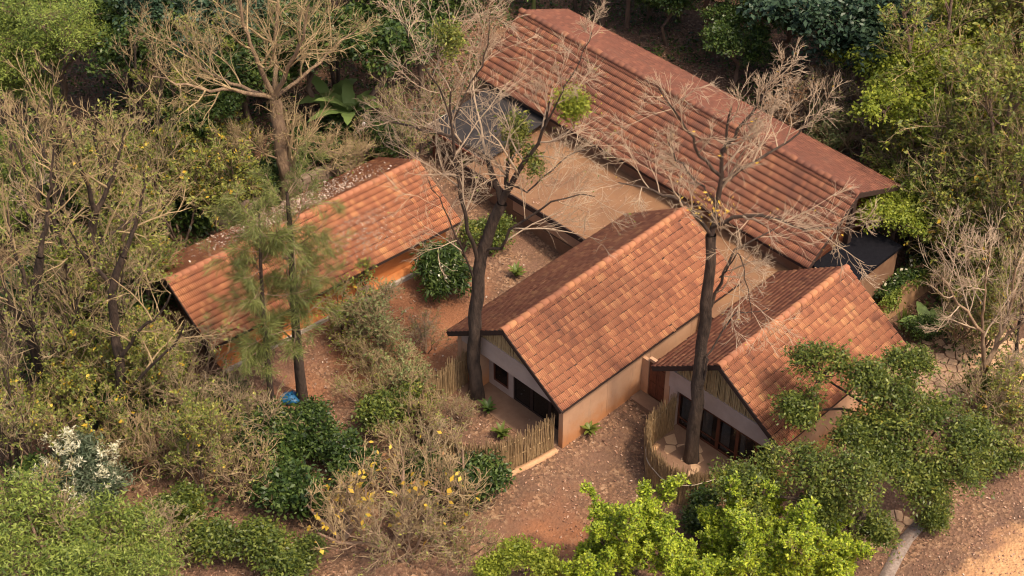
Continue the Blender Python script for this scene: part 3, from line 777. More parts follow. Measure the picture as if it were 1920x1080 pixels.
BUSH = [proto_bush(41, 'leaf_dark'), proto_bush(42, 'leaf_mango', size=.15), proto_bush(43, 'leaf_dark', n=7, R=1.4, size=.2)]
def proto_broad(seed, mat, h, n, R, size=.2, width=.5, r=.16, nsub=12, ncl=22, nleaf=7, grp='dense evergreen trees', name='evergreen_tree', r0=1.0, r1=1.6, zr=3.0, **kw):
    g = RG(seed); bl = rblobs(g, n, R, h - zr, h - 0.8, r0, r1)
    return plant(name, '', 'tree', (0, 0, -50), blob_parts(g, r, [(g.normal() * .2, g.normal() * .2, h * .35), (g.normal() * .3, g.normal() * .3, h * .6)], bl, M['bark_mid'], M[mat], nsub=nsub, ncl=ncl, nleaf=nleaf, size=size, width=width, **kw), group=grp)
DARK = [proto_broad(51, 'leaf_dark', 7.5, 8, 2.2), proto_broad(52, 'leaf_blue', 8.0, 9, 2.4, size=.26), proto_broad(53, 'leaf_dark', 6.0, 7, 1.8, size=.22)]
FEATHER = [
    proto_broad(61, 'leaf_feather', 6.5, 8, 2.2, size=.13, width=.32, nleaf=12, ncl=26, grp='feathery light green trees', name='feathery_tree', up=.75, zr=3.6),
    proto_broad(62, 'leaf_feather', 4.2, 8, 2.1, size=.15, width=.3, nleaf=9, ncl=26, nsub=9, shell=.62, crad=.2, grp='feathery light green trees', name='feathery_tree', up=.75, zr=2.4, r0=.8, r1=1.2),
]
FRESH = [proto_broad(63, 'leaf_fresh', 8.0, 9, 2.6, size=.17, width=.6, nsub=9, ncl=14, nleaf=8, grp='fresh green trees at the right', name='fresh_green_tree', zr=4.0, crad=.12)]

# ------------------------------------------------------------------ hero trees
def rough_tube(p, r, g, n=40, sides=16):
    p, r = resample(p, r, n); V, F = tubes(p[None], r[None], sides)
    V = V.reshape(n, sides, 3); k = g.normal(size=(n, sides)); k = (k + np.roll(k, 1, 1) + np.roll(k, -1, 1)) / 3
    k[1:-1] = (k[:-2] + 2 * k[1:-1] + k[2:]) / 4
    a = np.arange(sides) / sides * 6.283; flute = .06 * np.sin(a * 3 + 1)[None] + .05 * np.sin(a * 5)[None]
    V = p[:, None] + (V - p[:, None]) * (1 + .14 * k + flute)[..., None]
    return V.reshape(-1, 3), F
def hero(name, label, base, lines, seed, bark, twig, leaf=None, n2=7, n3=6, n4=3, minr=.0068, group=None, trop=.12, extra_parts=(), lr=.5, ang=45):
    """lines: (world points, r0, r1, children) ; the first line is the trunk"""
    g = RG(seed); base = np.array(base, float); K = 12
    P = []; Rr = []
    nosp = [len(l) > 3 for l in lines]
    for pts, r0, r1 in (l[:3] for l in lines):
        pts = np.array(pts, float) - base
        p, r = resample(pts, np.linspace(r0, r1, len(pts)), K)
        p[1:-1] += g.normal(size=p[1:-1].shape) * 0.035
        P.append(p); Rr.append(r)
    P = np.array(P); Rr = np.array(Rr)
    Rr[0, 0] *= 1.25
    k = P[1:]; kr = Rr[1:]
    Lk = np.linalg.norm(np.diff(k, axis=1), axis=2).sum(1)
    sel = ~np.array(nosp[1:]); P1, R1 = sprout(k[sel], kr[sel], n2, g, .25, 1., ang, lr, rr=.6, K=6, wob=.14, trop=trop, lmin=.7)
    P2, R2 = sprout(P1, R1, n3, g, .15, 1., 38, .62, rr=.62, K=5, wob=.13, trop=trop * .7, lmin=.4)
    P3, R3 = sprout(P2, R2, n3, g, .15, 1., 36, .62, rr=.65, K=4, wob=.12, trop=trop * .6, lmin=.3)
    R1 = np.maximum(R1, minr * 1.5); R2 = np.maximum(R2, minr * 1.15); R3 = np.maximum(R3, minr); R3[:, -1] *= .5
    tw = [tubes(P1, R1, 5), tubes(P2, R2, 4), tubes(P3, R3, 3)]; last = P3
    if n4:
        P4, R4 = sprout(P3, R3, n4, g, .2, .9, 36, .6, K=3, wob=.1, trop=trop * .5, lmin=.22)
        R4 = np.ones_like(R4) * minr * .8; R4[:, -1] *= .4; tw.append(tubes(P4, R4, 3)); last = P4
    parts = [('trunk', *rough_tube(P[0], Rr[0], g), M[bark], True), ('limbs', *tubes(k, kr, 9), M[bark], True), ('twigs', *join(tw), M[twig], True)]
    for (nm, cnt, size, wd, mat, frac) in (leaf or []):
        sel = last[g.random(len(last)) < frac]; pp, dd = along(sel, cnt, g, .3)
        parts.append((nm, *leaf_quads(pp + g.normal(size=pp.shape) * .03, g, size, wd, D=dd), M[mat], False))
    for nm, c, r, n, size, wd, mat in extra_parts:                   # leafy clumps (mistletoe-like tufts)
        c = np.array(c) - base; q = unit(g.normal(size=(n, 3))) * (g.random((n, 1)) ** .45) * np.array(r)
        lump = unit(g.normal(size=(14, 3))) * np.array(r) * .75
        q = q * .45 + lump[g.integers(0, 14, n)] * (.5 + .5 * g.random((n, 1))) + g.normal(size=(n, 3)) * .1
        parts.append((nm, *leaf_quads(c + q, g, size, wd, up=.4, droop=.35), M[mat], False))
    return plant(name, label, 'tree', tuple(base), parts, group=group)

B1 = (-10.1,61.95,0.73)
hero('bare_tree', 'tall pale-barked bare tree with spreading limbs rising behind the left house', B1, [
    ([(-10.1,61.95,0.73),(-10.15,61.95,2.41),(-10.21,61.95,4.19),(-10.27,61.95,5.63),(-10.32,61.95,6.7)], .36, .26),
    ([(-9.96,62.15,0.58),(-9.94,62.15,2.26),(-10.01,62.15,3.46),(-10.14,62.05,5.13),(-10.22,61.95,6.2)], .24, .14),
    ([(-10.32,61.95,6.65),(-11.21,61.35,7.31),(-12.02,60.95,7.78),(-13.24,60.35,8.27),(-14.26,60.15,8.81),(-14.97,59.95,9.13)], 0.108, 0.029),
    ([(-10.32,61.95,6.65),(-11.61,62.45,6.84),(-12.59,62.95,6.91),(-13.57,63.45,7.14),(-14.48,63.95,7.92),(-15.09,63.95,8.6)], 0.094, 0.029),
    ([(-10.32,61.95,6.65),(-10.68,61.65,8.34),(-10.9,61.45,9.41),(-11.18,61.35,10.92),(-11.24,61.35,12.45)], 0.122, 0.050),
    ([(-10.32,61.95,6.65),(-10.18,62.35,7.87),(-10.2,62.75,8.7),(-9.99,62.95,9.91),(-9.75,63.15,11.62)], 0.115, 0.050),
    ([(-10.32,61.95,6.65),(-9.67,61.55,8.14),(-9.08,61.15,9.34),(-8.64,60.95,10.39),(-8.34,60.95,11.93)], 0.115, 0.043),
    ([(-10.32,61.95,6.65),(-9.24,62.35,7.32),(-8.3,62.75,8.02),(-7.62,63.35,8.44),(-6.72,63.95,8.88)], 0.094, 0.029),
    ([(-10.04,61.95,4.04),(-9.14,61.25,4.36),(-7.91,60.75,4.64),(-6.96,60.45,4.66)], 0.050, 0.014),
    ([(-10.15,61.95,3.31),(-10.84,61.45,3.97),(-11.42,61.15,4.92),(-12.05,60.95,5.35)], 0.050, 0.014),
], 101, 'bark_pale', 'twig_tan', n2=9, n3=5, n4=2, group='bare trees of the dry woodland',
    leaf=[('foliage', 1, .1, .5, 'leaf_olive', .10)], lr=.42)

B3 = (-1.46,50.33,0.0)
hero('bare_tree', 'tall dark-trunked bare tree with green leaf tufts at the porch of the middle house', B3, [
    ([(-1.46,50.33,0.0),(-1.5,50.33,1.56),(-1.49,50.33,3.6),(-1.39,50.33,5.28),(-1.29,50.33,6.64),(-1.11,50.33,7.7),(-0.9,50.33,8.48),(-0.66,50.33,9.25),(-0.39,50.33,10.01)], 0.276, 0.202),
    ([(-0.39,50.33,10.01),(-0.69,50.63,10.9),(-0.88,50.83,11.61),(-1.27,50.93,11.97),(-1.94,50.83,12.45),(-2.78,50.53,13.09),(-3.81,50.33,13.52),(-4.71,50.33,13.77)], 0.128, 0.022),
    ([(-0.39,50.33,10.01),(-0.2,50.63,10.65),(-0.18,50.93,11.29),(-0.08,51.13,11.75),(0.1,51.33,12.68)], 0.112, 0.030),
    ([(-0.39,50.33,10.01),(0.1,50.03,11.36),(0.48,49.83,12.23),(0.8,49.73,12.95),(1.13,49.53,13.98),(1.29,49.33,15.25)], 0.128, 0.030),
    ([(-1.29,50.33,6.77),(-1.5,49.93,8.42),(-1.73,49.73,9.74),(-1.89,49.53,11.38),(-2.08,49.33,12.96),(-2.12,49.33,14.35),(-2.11,49.33,15.7)], 0.090, 0.034),
    ([(-2.12,49.33,14.35),(-2.38,49.13,15.61),(-2.89,48.93,16.84),(-3.37,48.73,18.03),(-3.6,48.73,19.07)], 0.038, 0.015),
    ([(-2.12,49.33,14.35),(-1.66,49.53,15.34),(-1.1,49.73,16.31),(-0.82,49.93,17.26),(-0.72,50.13,18.4)], 0.038, 0.015),
    ([(-1.15,50.33,7.57),(-0.5,49.83,8.12),(-0.06,49.53,9.34),(0.78,49.33,10.35),(1.54,49.13,11.08),(2.2,49.03,11.47),(2.97,48.93,11.4)], 0.068, 0.015),
    ([(-0.2,50.63,10.65),(0.6,51.13,9.89),(1.39,51.53,10.59),(2.19,51.83,11.11),(3.18,52.13,11.38)], 0.045, 0.015),
    ([(-1.44,50.33,6.1),(-1.81,49.83,7.86),(-2.16,49.43,9.47),(-2.6,49.13,11.2),(-3.03,48.93,12.32)], 0.045, 0.015),
    ([(1.13,49.53,13.98),(1.66,49.53,15.34),(2.19,49.53,16.44),(2.69,49.53,17.94)], 0.038, 0.015),
], 103, 'bark_dark', 'twig_pale', n2=7, n3=5, n4=2, group='bare trees of the dry woodland', lr=.42, trop=.06,
    leaf=[('foliage', 1, .1, .5, 'leaf_olive', .06)],
    extra_parts=[('leaf_tuft', (0.04,50.9,12.64), (.75, .7, 1.0), 1800, .14, .45, 'leaf_olive'), ('leaf_tuft', (2.14,49.7,14.99), (.75, .6, .75), 1900, .13, .45, 'leaf_fresh'),
                 ('leaf_tuft', (-2.1,49.0,17.96), (.65, .6, .75), 1100, .13, .45, 'leaf_olive'), ('leaf_tuft', (0.77,49.9,12.3), (.5, .5, .7), 700, .14, .45, 'leaf_olive')])

B4 = (7.08,47.21,-0.48)
hero('bare_tree', 'tall dark-trunked bare tree growing inside the curved fence of the right house', B4, [
    ([(7.08,47.21,-0.48),(7.06,47.21,1.38),(7.07,47.21,2.99),(7.09,47.21,4.54),(7.11,47.21,5.91),(7.09,47.21,7.24),(7.05,47.21,9.05),(7.02,47.21,11.03)], 0.267, 0.184),
    ([(7.02,47.21,11.03),(7.15,47.51,12.11),(7.24,47.61,13.2),(7.24,47.71,14.05),(7.3,47.81,14.99),(7.4,47.91,16.02)], 0.120, 0.030),
    ([(7.05,47.21,6.71),(7.35,47.51,7.76),(7.61,47.61,8.58),(7.83,47.81,9.35),(8.16,48.01,9.88),(8.85,48.21,10.09),(9.61,48.41,10.42)], 0.075, 0.022),
    ([(7.11,47.21,3.13),(7.25,47.11,3.85),(7.32,47.01,4.67),(7.25,47.01,5.33)], 0.056, 0.038, 0),
    ([(7.25,47.01,5.33),(7.74,47.41,6.13),(8.19,47.61,6.94),(8.79,47.71,6.95),(9.49,47.81,6.97)], 0.038, 0.015, 0),
    ([(7.02,47.21,11.03),(6.06,46.71,12.74),(5.06,46.31,13.58),(4.3,46.01,14.16),(3.56,45.81,14.42)], 0.068, 0.019),
    ([(7.23,47.61,13.32),(6.4,47.41,14.34),(5.9,47.21,15.64),(5.33,47.01,16.54),(4.79,46.81,17.53)], 0.068, 0.019),
    ([(7.26,47.71,14.28),(7.7,47.81,15.21),(8.28,48.01,15.95),(8.6,48.21,16.57),(9.08,48.41,17.4)], 0.068, 0.019),
    ([(7.22,47.61,12.97),(8.16,48.11,13.36),(9.1,48.51,13.75),(10.0,48.81,14.38),(10.77,49.11,15.18)], 0.075, 0.019),
    ([(7.05,47.21,11.39),(8.0,46.61,12.42),(8.78,46.31,12.59),(9.7,46.11,12.28),(10.95,45.91,12.33),(12.14,45.71,12.72)], 0.075, 0.019),
    ([(7.19,47.51,12.11),(6.56,48.21,12.51),(5.81,48.71,13.19),(5.41,49.01,13.89)], 0.053, 0.015),
    ([(7.49,47.21,9.05),(7.92,46.41,10.96),(8.3,46.21,9.66),(8.61,46.01,8.06)], 0.030, 0.011),
], 104, 'bark_dark', 'twig_pale', n2=7, n3=5, n4=2, group='bare trees of the dry woodland', lr=.42, trop=.08,
    leaf=[('foliage', 1, .1, .5, 'leaf_yellow', .02)],
    extra_parts=[('leaf_tuft', (6.87,46.6,12.83), (1.2, .6, .7), 70, .13, .5, 'leaf_yellow')])

B11 = (18.44,49.9,-0.58)
hero('bare_tree', 'pale crooked bare tree beside the flagstone terrace at the right edge', B11, [
    ([(18.44,49.9,-0.58),(18.61,49.9,0.79),(18.73,49.9,1.68),(18.88,49.9,2.03)], .18, .14),
    ([(18.88,49.9,2.03),(19.18,50.2,2.71),(19.45,50.5,3.59),(19.6,50.8,4.59),(19.48,50.9,6.42)], .12, .04),
    ([(18.85,49.9,1.97),(18.51,49.7,3.32),(18.31,49.6,4.21),(17.52,49.4,5.28),(16.8,49.2,6.27),(16.09,49.1,7.43)], .10, .03),
    ([(18.31,49.6,4.21),(18.11,49.6,5.65),(17.97,49.6,7.0),(17.79,49.6,8.57)], .06, .02),
    ([(19.18,50.2,2.71),(19.7,50.1,3.81),(20.18,49.9,4.83),(20.63,49.9,6.2)], .07, .02),
    ([(18.61,49.9,0.79),(19.03,49.5,1.03),(19.68,49.2,1.77),(20.06,49.0,2.83)], .05, .02),
], 111, 'bark_pale', 'twig_pale', n2=7, n3=5, n4=2, group='bare trees of the dry woodland', lr=.5)

# casuarinas in front of the left house
def casuarina(label, base, pts, h0, seed, rad, nbr, r0, r1):
    g = RG(seed); base = np.array(base); p, r = resample(np.array(pts) - base, np.linspace(r0, r1, len(pts)), 14)
    P1, R1 = sprout(p[None], r[None], nbr, g, h0, 1., 70, 1, rr=.3, K=6, wob=.14, trop=.08, lens=rad)
    R1 = np.maximum(R1, .014)
    P2, R2 = sprout(P1, R1, 6, g, .25, 1., 45, .45, rr=.5, K=4, wob=.2, trop=-.04, lmin=.25); R2 = np.maximum(R2, .009)
    pp, dd = along(P2, 70, g, .1)
    V, F = leaf_quads(pp + g.normal(size=pp.shape) * .07, g, .32, .05, up=.2, droop=.25, D=dd, al=.55, fold=0)
    return plant('casuarina', label, 'tree', tuple(base), [('trunk', *tubes(p[None], r[None], 10), M['bark_dark'], True), ('branches', *join([tubes(P1, R1, 4), tubes(P2, R2, 3)]), M['bark_tan'], True), ('needles', V, F, M['needle'], False)], group='feathery casuarinas by the left house')
casuarina('feathery casuarina with thick dark trunk beside the blue bag', (-8.46,49.75,0.27), [(-8.46,49.75,0.27),(-8.47,49.75,1.82),(-8.43,49.75,4.13),(-8.32,49.75,6.87),(-8.23,49.75,8.96),(-8.21,49.75,10.1),(-8.2,49.75,10.96)], .28, 121, 1.5, 42, .24, .05)
casuarina('slimmer feathery casuarina left of the thicker one before the left house', (-9.55,48.6,0.27), [(-9.55,48.6,0.27),(-9.5,48.6,1.76),(-9.47,48.6,3.5),(-9.41,48.6,5.18),(-9.36,48.6,6.8),(-9.27,48.6,8.37),(-9.16,48.6,9.9),(-9.09,48.6,10.88)], .26, 122, 1.5, 40, .15, .03)

# mango trees bottom right
def blobtree(name, label, base, forks, blobs, mat, seed, group=None, br=.2, bark='bark_dark', **kw):
    base = np.array(base); g = RG(seed)
    bl = [(*(np.array(b[0]) - base), *(b[1:])) for b in blobs]
    return plant(name, label, 'tree', tuple(base), blob_parts(g, br, [np.array(f) - base for f in forks], bl, M[bark], M[mat], **kw), group=group)
KW = dict(nsub=13, ncl=28, nleaf=9, size=.135, width=.46, crad=.14, shell=.5)
blobtree('mango_tree', 'big dark green mango tree with forked dark trunk at the bottom right', (12.27,41.54,-0.6), [(12.47,41.6,1.28), (12.71,42.0,2.57)],
    [((8.38,41.72,3.6), 1.2, 1.2, .9), ((10.28,42.19,4.2), 1.4, 1.3, 1.0), ((11.97,41.86,4.0), 1.3, 1.2, 1.0), ((11.45,41.37,3.0), 1.0, 1.0, .8), ((13.52,42.88,3.6), 1.0, 1.0, .8), ((13.2,41.58,1.6), .7, .7, .7)],
    'leaf_mango', 131, 'mango trees at the bottom right', **KW)
blobtree('mango_tree', 'tall mango tree whose crown covers the eave of the right house', (16.12,44.44,-0.61), [(15.76,44.5,0.38), (14.8,44.8,2.42)],
    [((11.39,45.88,5.4), 1.15, 1.1, .9), ((12.94,45.25,5.6), 1.0, .9, .9), ((14.71,46.31,5.4), .95, .9, .75), ((14.09,44.88,4.6), 1.2, 1.1, .9), ((15.64,44.45,4.2), 1.3, 1.2, 1.0), ((14.23,43.68,3.6), 1.3, 1.2, 1.0), ((16.36,43.26,3.2), 1.2, 1.2, 1.0), ((15.2,42.75,2.6), 1.1, 1.1, .9), ((17.15,44.41,3.4), .9, .9, .8), ((10.62,45.08,4.4), .8, .7, .6), ((12.31,44.24,4.0), .9, .8, .7), ((13.51,44.37,4.0), 1.0, .9, .8)],
    'leaf_mango', 132, 'mango trees at the bottom right', br=.16, **KW)
# lime-green shrubs along the bottom edge
KL = dict(nsub=14, ncl=22, nleaf=10, size=.12, width=.55, crad=.13, up=.35, droop=-.15, lower=.0, shell=.35)
def lime(label, base, blobs, seed): return blobtree('lime_green_bush', label, base, [np.array(base) + np.array([0, .1, 1.0])], blobs, 'leaf_lime', seed, 'lime green bushes along the bottom edge', br=.07, bark='bark_mid', **KL)
def limebush(label, base, seed, nst, h, sp, sc=1.0):
    g = RG(seed); P0, R0 = stems(g, nst, h, .035, sp, wob=.07)
    return plant('lime_green_bush', label, 'bush', base, bare_parts(P0, R0, g, M['bark_mid'], M['twig_tan'], n1=10, n2=4, n3=4, n4=0, t0=.25, l1=.26, trop=.34, ang=34, minr=.008,
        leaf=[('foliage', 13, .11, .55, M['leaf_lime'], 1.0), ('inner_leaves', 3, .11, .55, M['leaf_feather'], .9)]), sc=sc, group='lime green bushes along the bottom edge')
limebush('lime green bush in the bottom middle with tall pointed top', (4.34,41.09,-0.52), 141, 16, 3.9, .3)
limebush('broad lime green bush right of the tall pointed one at the bottom edge', (9.43,40.64,-0.58), 142, 30, 4.2, .46)
limebush('lime green bush at the bottom edge between the pointed and the broad one', (6.84,40.25,-0.56), 144, 18, 3.1, .55)
limebush('lime green bush at the bottom edge just left of the tall pointed one', (2.83,40.33,-0.51), 145, 10, 2.4, .4)
limebush('lime green bush at the bottom edge under the dark mango trunk', (11.46,40.41,-0.61), 146, 12, 3.0, .4)
limebush('lime green bush in the middle of the lime thicket at the bottom edge', (8.11,41.25,-0.56), 147, 14, 3.0, .45)
blobtree('lime_green_bush', 'small low bush at the bottom edge left of the tall lime green ones', (0.49,40.56,-0.48), [(0.48,40.5,1.1)], [((0.0,40.79,1.2), .8, .8, .6), ((1.15,40.37,1.1), .7, .7, .55), ((-0.77,40.29,0.9), .6, .6, .5)], 'leaf_fresh', 143, 'lime green bushes along the bottom edge', br=.05, **KL)

# bare shrub with a few yellow leaves, and its neighbour by the fence
def yellowbush(label, base, seed, nst, h, sp, frac, sc=1.0):
    g = RG(seed); P0, R0 = stems(g, nst, h, .075, sp, wob=.14)
    return plant('dry_shrub', label, 'shrub', base, bare_parts(P0, R0, g, M['bark_tan'], M['twig_tan'], n1=4, n2=4, n3=3, n4=2, t0=.15, l1=.6, trop=.16, minr=.0105,
        leaf=[('yellow_leaves', 1, .24, .55, M['leaf_yellow'], frac), ('dead_leaves', 1, .16, .6, M['leaf_rust'], .04)]), sc=sc, group='dry twiggy shrubs')
yellowbush('wide bare shrub with scattered yellow leaves at the bottom centre', (-4.47,42.19,0.0), 151, 9, 3.4, .75, .09)
yellowbush('bare shrub with hardly any leaves against the reed fence of the middle house', (-1.92,43.63,0.0), 152, 6, 3.3, .42, .02)
yellowbush('bare shrub at the foot of the wide yellow-leaved one', (-6.4,42.71,0.0), 153, 7, 2.4, .7, .07)

# sage coloured bush in the yard, round mango shrub by the left house
plant('sage_bush', 'thin sage green bush in the red yard between the houses', 'bush', (-5.25,52.98,0.27), bare_parts(*stems(RG(161), 5, 1.9, .05, .6), RG(161), M['bark_dark'], M['twig_tan'], n1=6, n2=6, n3=5, n4=2, t0=.2, l1=.7, trop=.05, minr=.010, leaf=[('foliage', 3, .1, .6, M['leaf_sage'], .5)]), sc=1.05, group='sage green yard bushes')
plant('sage_bush', 'smaller sage green bush at the casuarinas side of the red yard', 'bush', (-7.15,53.13,0.44), bare_parts(*stems(RG(162), 4, 1.5, .04, .6), RG(162), M['bark_dark'], M['twig_tan'], n1=6, n2=5, n3=5, n4=2, t0=.2, l1=.7, trop=.05, minr=.010, leaf=[('foliage', 3, .1, .6, M['leaf_fresh'], .6)]), group='sage green yard bushes')
plant('sage_bush', 'low sage green bush near the left end of the porch fence', 'bush', (-4.27,50.97,0.04), bare_parts(*stems(RG(163), 5, 1.3, .04, .7), RG(163), M['bark_dark'], M['twig_tan'], n1=6, n2=5, n3=5, n4=2, t0=.2, l1=.7, trop=.05, minr=.010, leaf=[('foliage', 3, .1, .6, M['leaf_sage'], .5)]), group='sage green yard bushes')
g = RG(164)
plant('mango_shrub', 'round dark mango shrub with white blossoms at the corner of the left house', 'bush', (-3.01,56.44,0.37), blob_parts(g, .07, [(0, 0, .6)], [(0, 0, 1.2, .85, .85, .75), (-.35, .25, 1.5, .6, .6, .5), (.4, -.2, .9, .65, .65, .6), (.1, .5, 1.3, .6, .6, .55), (-.1, -.5, .8, .6, .6, .5)], M['bark_mid'], M['leaf_dark'], nsub=11, ncl=18, nleaf=8, size=.26, width=.28, droop=.6, up=.3, name='foliage')
    + [('blossoms', *leaf_quads(np.array([0, 0, 1.35]) + unit(g.normal(size=(70, 3))) * np.array([.95, .95, .75]), g, .09, .9), M['leaf_white'], False)])
plant('young_tree', 'spindly young tree with yellow-green leaves against the wall of the left house', 'tree', (-6.07,55.7,0.56), bare_parts(*stems(RG(165), 2, 1.5, .03, .25), RG(165), M['bark_dark'], M['bark_mid'], n1=5, n2=4, n3=3, n4=0, t0=.4, l1=.5, minr=.009, leaf=[('foliage', 4, .15, .5, M['leaf_olive'], .9), ('yellow_leaves', 2, .15, .6, M['leaf_yellow'], .12)]))

# dark crooked trunks in the left thicket
hero('bare_tree', 'crooked tree with thick dark trunk left of the open gable', (-17.27,51.25,0.69), [
    ([(-17.26,51.25,0.69),(-16.95,51.25,3.05),(-16.74,51.25,4.89),(-16.26,51.25,6.94),(-15.81,51.25,8.78)], .26, .16),
    ([(-15.81,51.25,8.78),(-15.77,50.95,10.28),(-15.81,50.75,11.67),(-15.92,50.65,13.17)], .11, .03),
    ([(-15.81,51.25,8.78),(-15.16,51.55,9.82),(-14.72,51.75,10.92),(-14.24,51.85,12.31)], .11, .03),
    ([(-16.74,51.25,4.89),(-16.97,50.75,7.09),(-17.15,50.45,8.65),(-17.11,50.25,10.33)], .10, .03),
    ([(-16.35,51.25,6.67),(-15.57,51.75,7.33),(-14.64,52.15,7.8),(-13.83,52.45,8.09)], .09, .03),
], 191, 'bark_dark', 'twig_tan', n2=5, n3=4, n4=2, group='bare trees of the dry woodland', leaf=[('foliage', 3, .12, .5, 'leaf_olive', .3)])
hero('bare_tree', 'dark double-bent trunk standing above the white-flowered shrub', (-15.29,47.53,0.61), [
    ([(-15.29,47.53,0.61),(-15.03,47.53,2.81),(-14.83,47.53,4.79),(-14.83,47.53,6.69),(-14.55,47.53,8.26),(-13.94,47.53,9.78)], .22, .14),
    ([(-13.94,47.53,9.78),(-13.47,47.73,10.85),(-13.04,47.83,11.98),(-12.75,47.83,13.38)], .10, .03),
    ([(-14.55,47.53,8.26),(-14.89,47.13,9.62),(-15.24,46.83,10.61),(-15.39,46.63,11.74)], .09, .03),
    ([(-14.83,47.53,4.79),(-13.67,47.03,6.61),(-12.79,46.73,7.67),(-12.22,46.53,8.88)], .08, .03),
    ([(-15.03,47.53,2.81),(-13.58,46.83,4.9),(-12.3,46.43,6.63),(-11.73,46.23,7.86)], .08, .025),
], 192, 'bark_dark', 'twig_tan', n2=5, n3=4, n4=2, group='bare trees of the dry woodland', leaf=[('foliage', 3, .12, .5, 'leaf_olive', .35)])
hero('bare_tree', 'dark leaning forked trunk near the left edge', (-18.28,48.66,0.66), [
    ([(-18.28,48.66,0.66),(-18.36,48.66,3.16),(-18.41,48.66,4.85),(-18.02,48.66,6.75),(-17.34,48.66,8.84)], .25, .16),
    ([(-17.34,48.66,8.84),(-16.99,48.96,10.1),(-16.52,49.06,11.74),(-16.17,49.16,13.32)], .11, .03),
    ([(-18.41,48.66,4.85),(-18.62,48.26,6.3),(-18.69,48.06,7.8),(-18.64,47.96,9.42)], .11, .03),
    ([(-18.36,48.66,3.16),(-17.54,49.06,4.2),(-16.8,49.26,5.13),(-16.44,49.46,6.31)], .10, .03),
    ([(-18.02,48.66,6.75),(-18.34,48.96,8.07),(-18.38,49.06,9.52),(-18.23,49.16,10.93)], .09, .03),
], 193, 'bark_dark', 'twig_tan', n2=5, n3=4, n4=2, group='bare trees of the dry woodland', leaf=[('foliage', 3, .12, .5, 'leaf_olive', .3)])

# ------------------------------------------------------------------ woodland: every plant placed on its own spot
def rows(protos, table, group=None):
    for i, (k, loc, rz, sc, label) in enumerate(table):
        put(protos[k], label, loc, rz, sc, group)
rows(BARE, [
    (0, (-20.29,58.24,0.82)[:2], 0.4, 1.12, 'tan bare tree with broom-like crown near the top left corner'),
    (1, (-17.67,55.99,0.76)[:2], 1.7, 1.05, 'bare tree with two dark stems right of the broom-crowned one at the left'),
    (2, (-18.15,49.11,0.67)[:2], 0.9, 1.15, 'low spreading bare tree above the white-flowered shrub'),
    (1, (-16.24,64.0,0.85)[:2], 4.0, .85, 'slender bare tree before the dark wood left of the pale-barked tree'),
    (2, (-15.72,59.77,0.78)[:2], 5.1, .95, 'fan-shaped bare tree among yellow blossoms left of the left house'),
    (2, (-16.13,50.34,0.66)[:2], 3.3, 1.1, 'bare spreading tree with tangled stems left of the left house gable'),
    (3, (-20.54,54.93,0.78)[:2], 2.2, .9, 'thick single-stemmed bare tree at the left edge'),
    (2, (-19.21,45.1,0.63)[:2], 1.2, 1.0, 'bare tree with bent trunk left of the white-flowered shrub'),
    (1, (20.8,51.0,-0.59)[:2], .7, .75, 'dark-stemmed bare tree right of the pale crooked one'),
    (2, (19.85,59.06,-0.49)[:2], 2.7, 1.1, 'bare spreading tree above the creeper wall at the right'),
    (2, (21.42,55.22,-0.55)[:2], 4.2, 1.15, 'bare twiggy tree behind the pale crooked one at the right edge'),
    (3, (23.07,61.73,-0.49)[:2], 1.0, 1.1, 'bare single-stemmed tree at the upper right edge'),
    (1, (-8.36,69.64,0.82)[:2], 2.5, .9, 'bare tree behind the banana plant'),
    (2, (-4.73,64.21,0.69)[:2], .3, .8, 'bare twiggy tree between the left house and the dark canopy'),
    (1, (3.49,77.48,0.76)[:2], 1.1, .8, 'bare tree behind the far end of the longest house'),
])
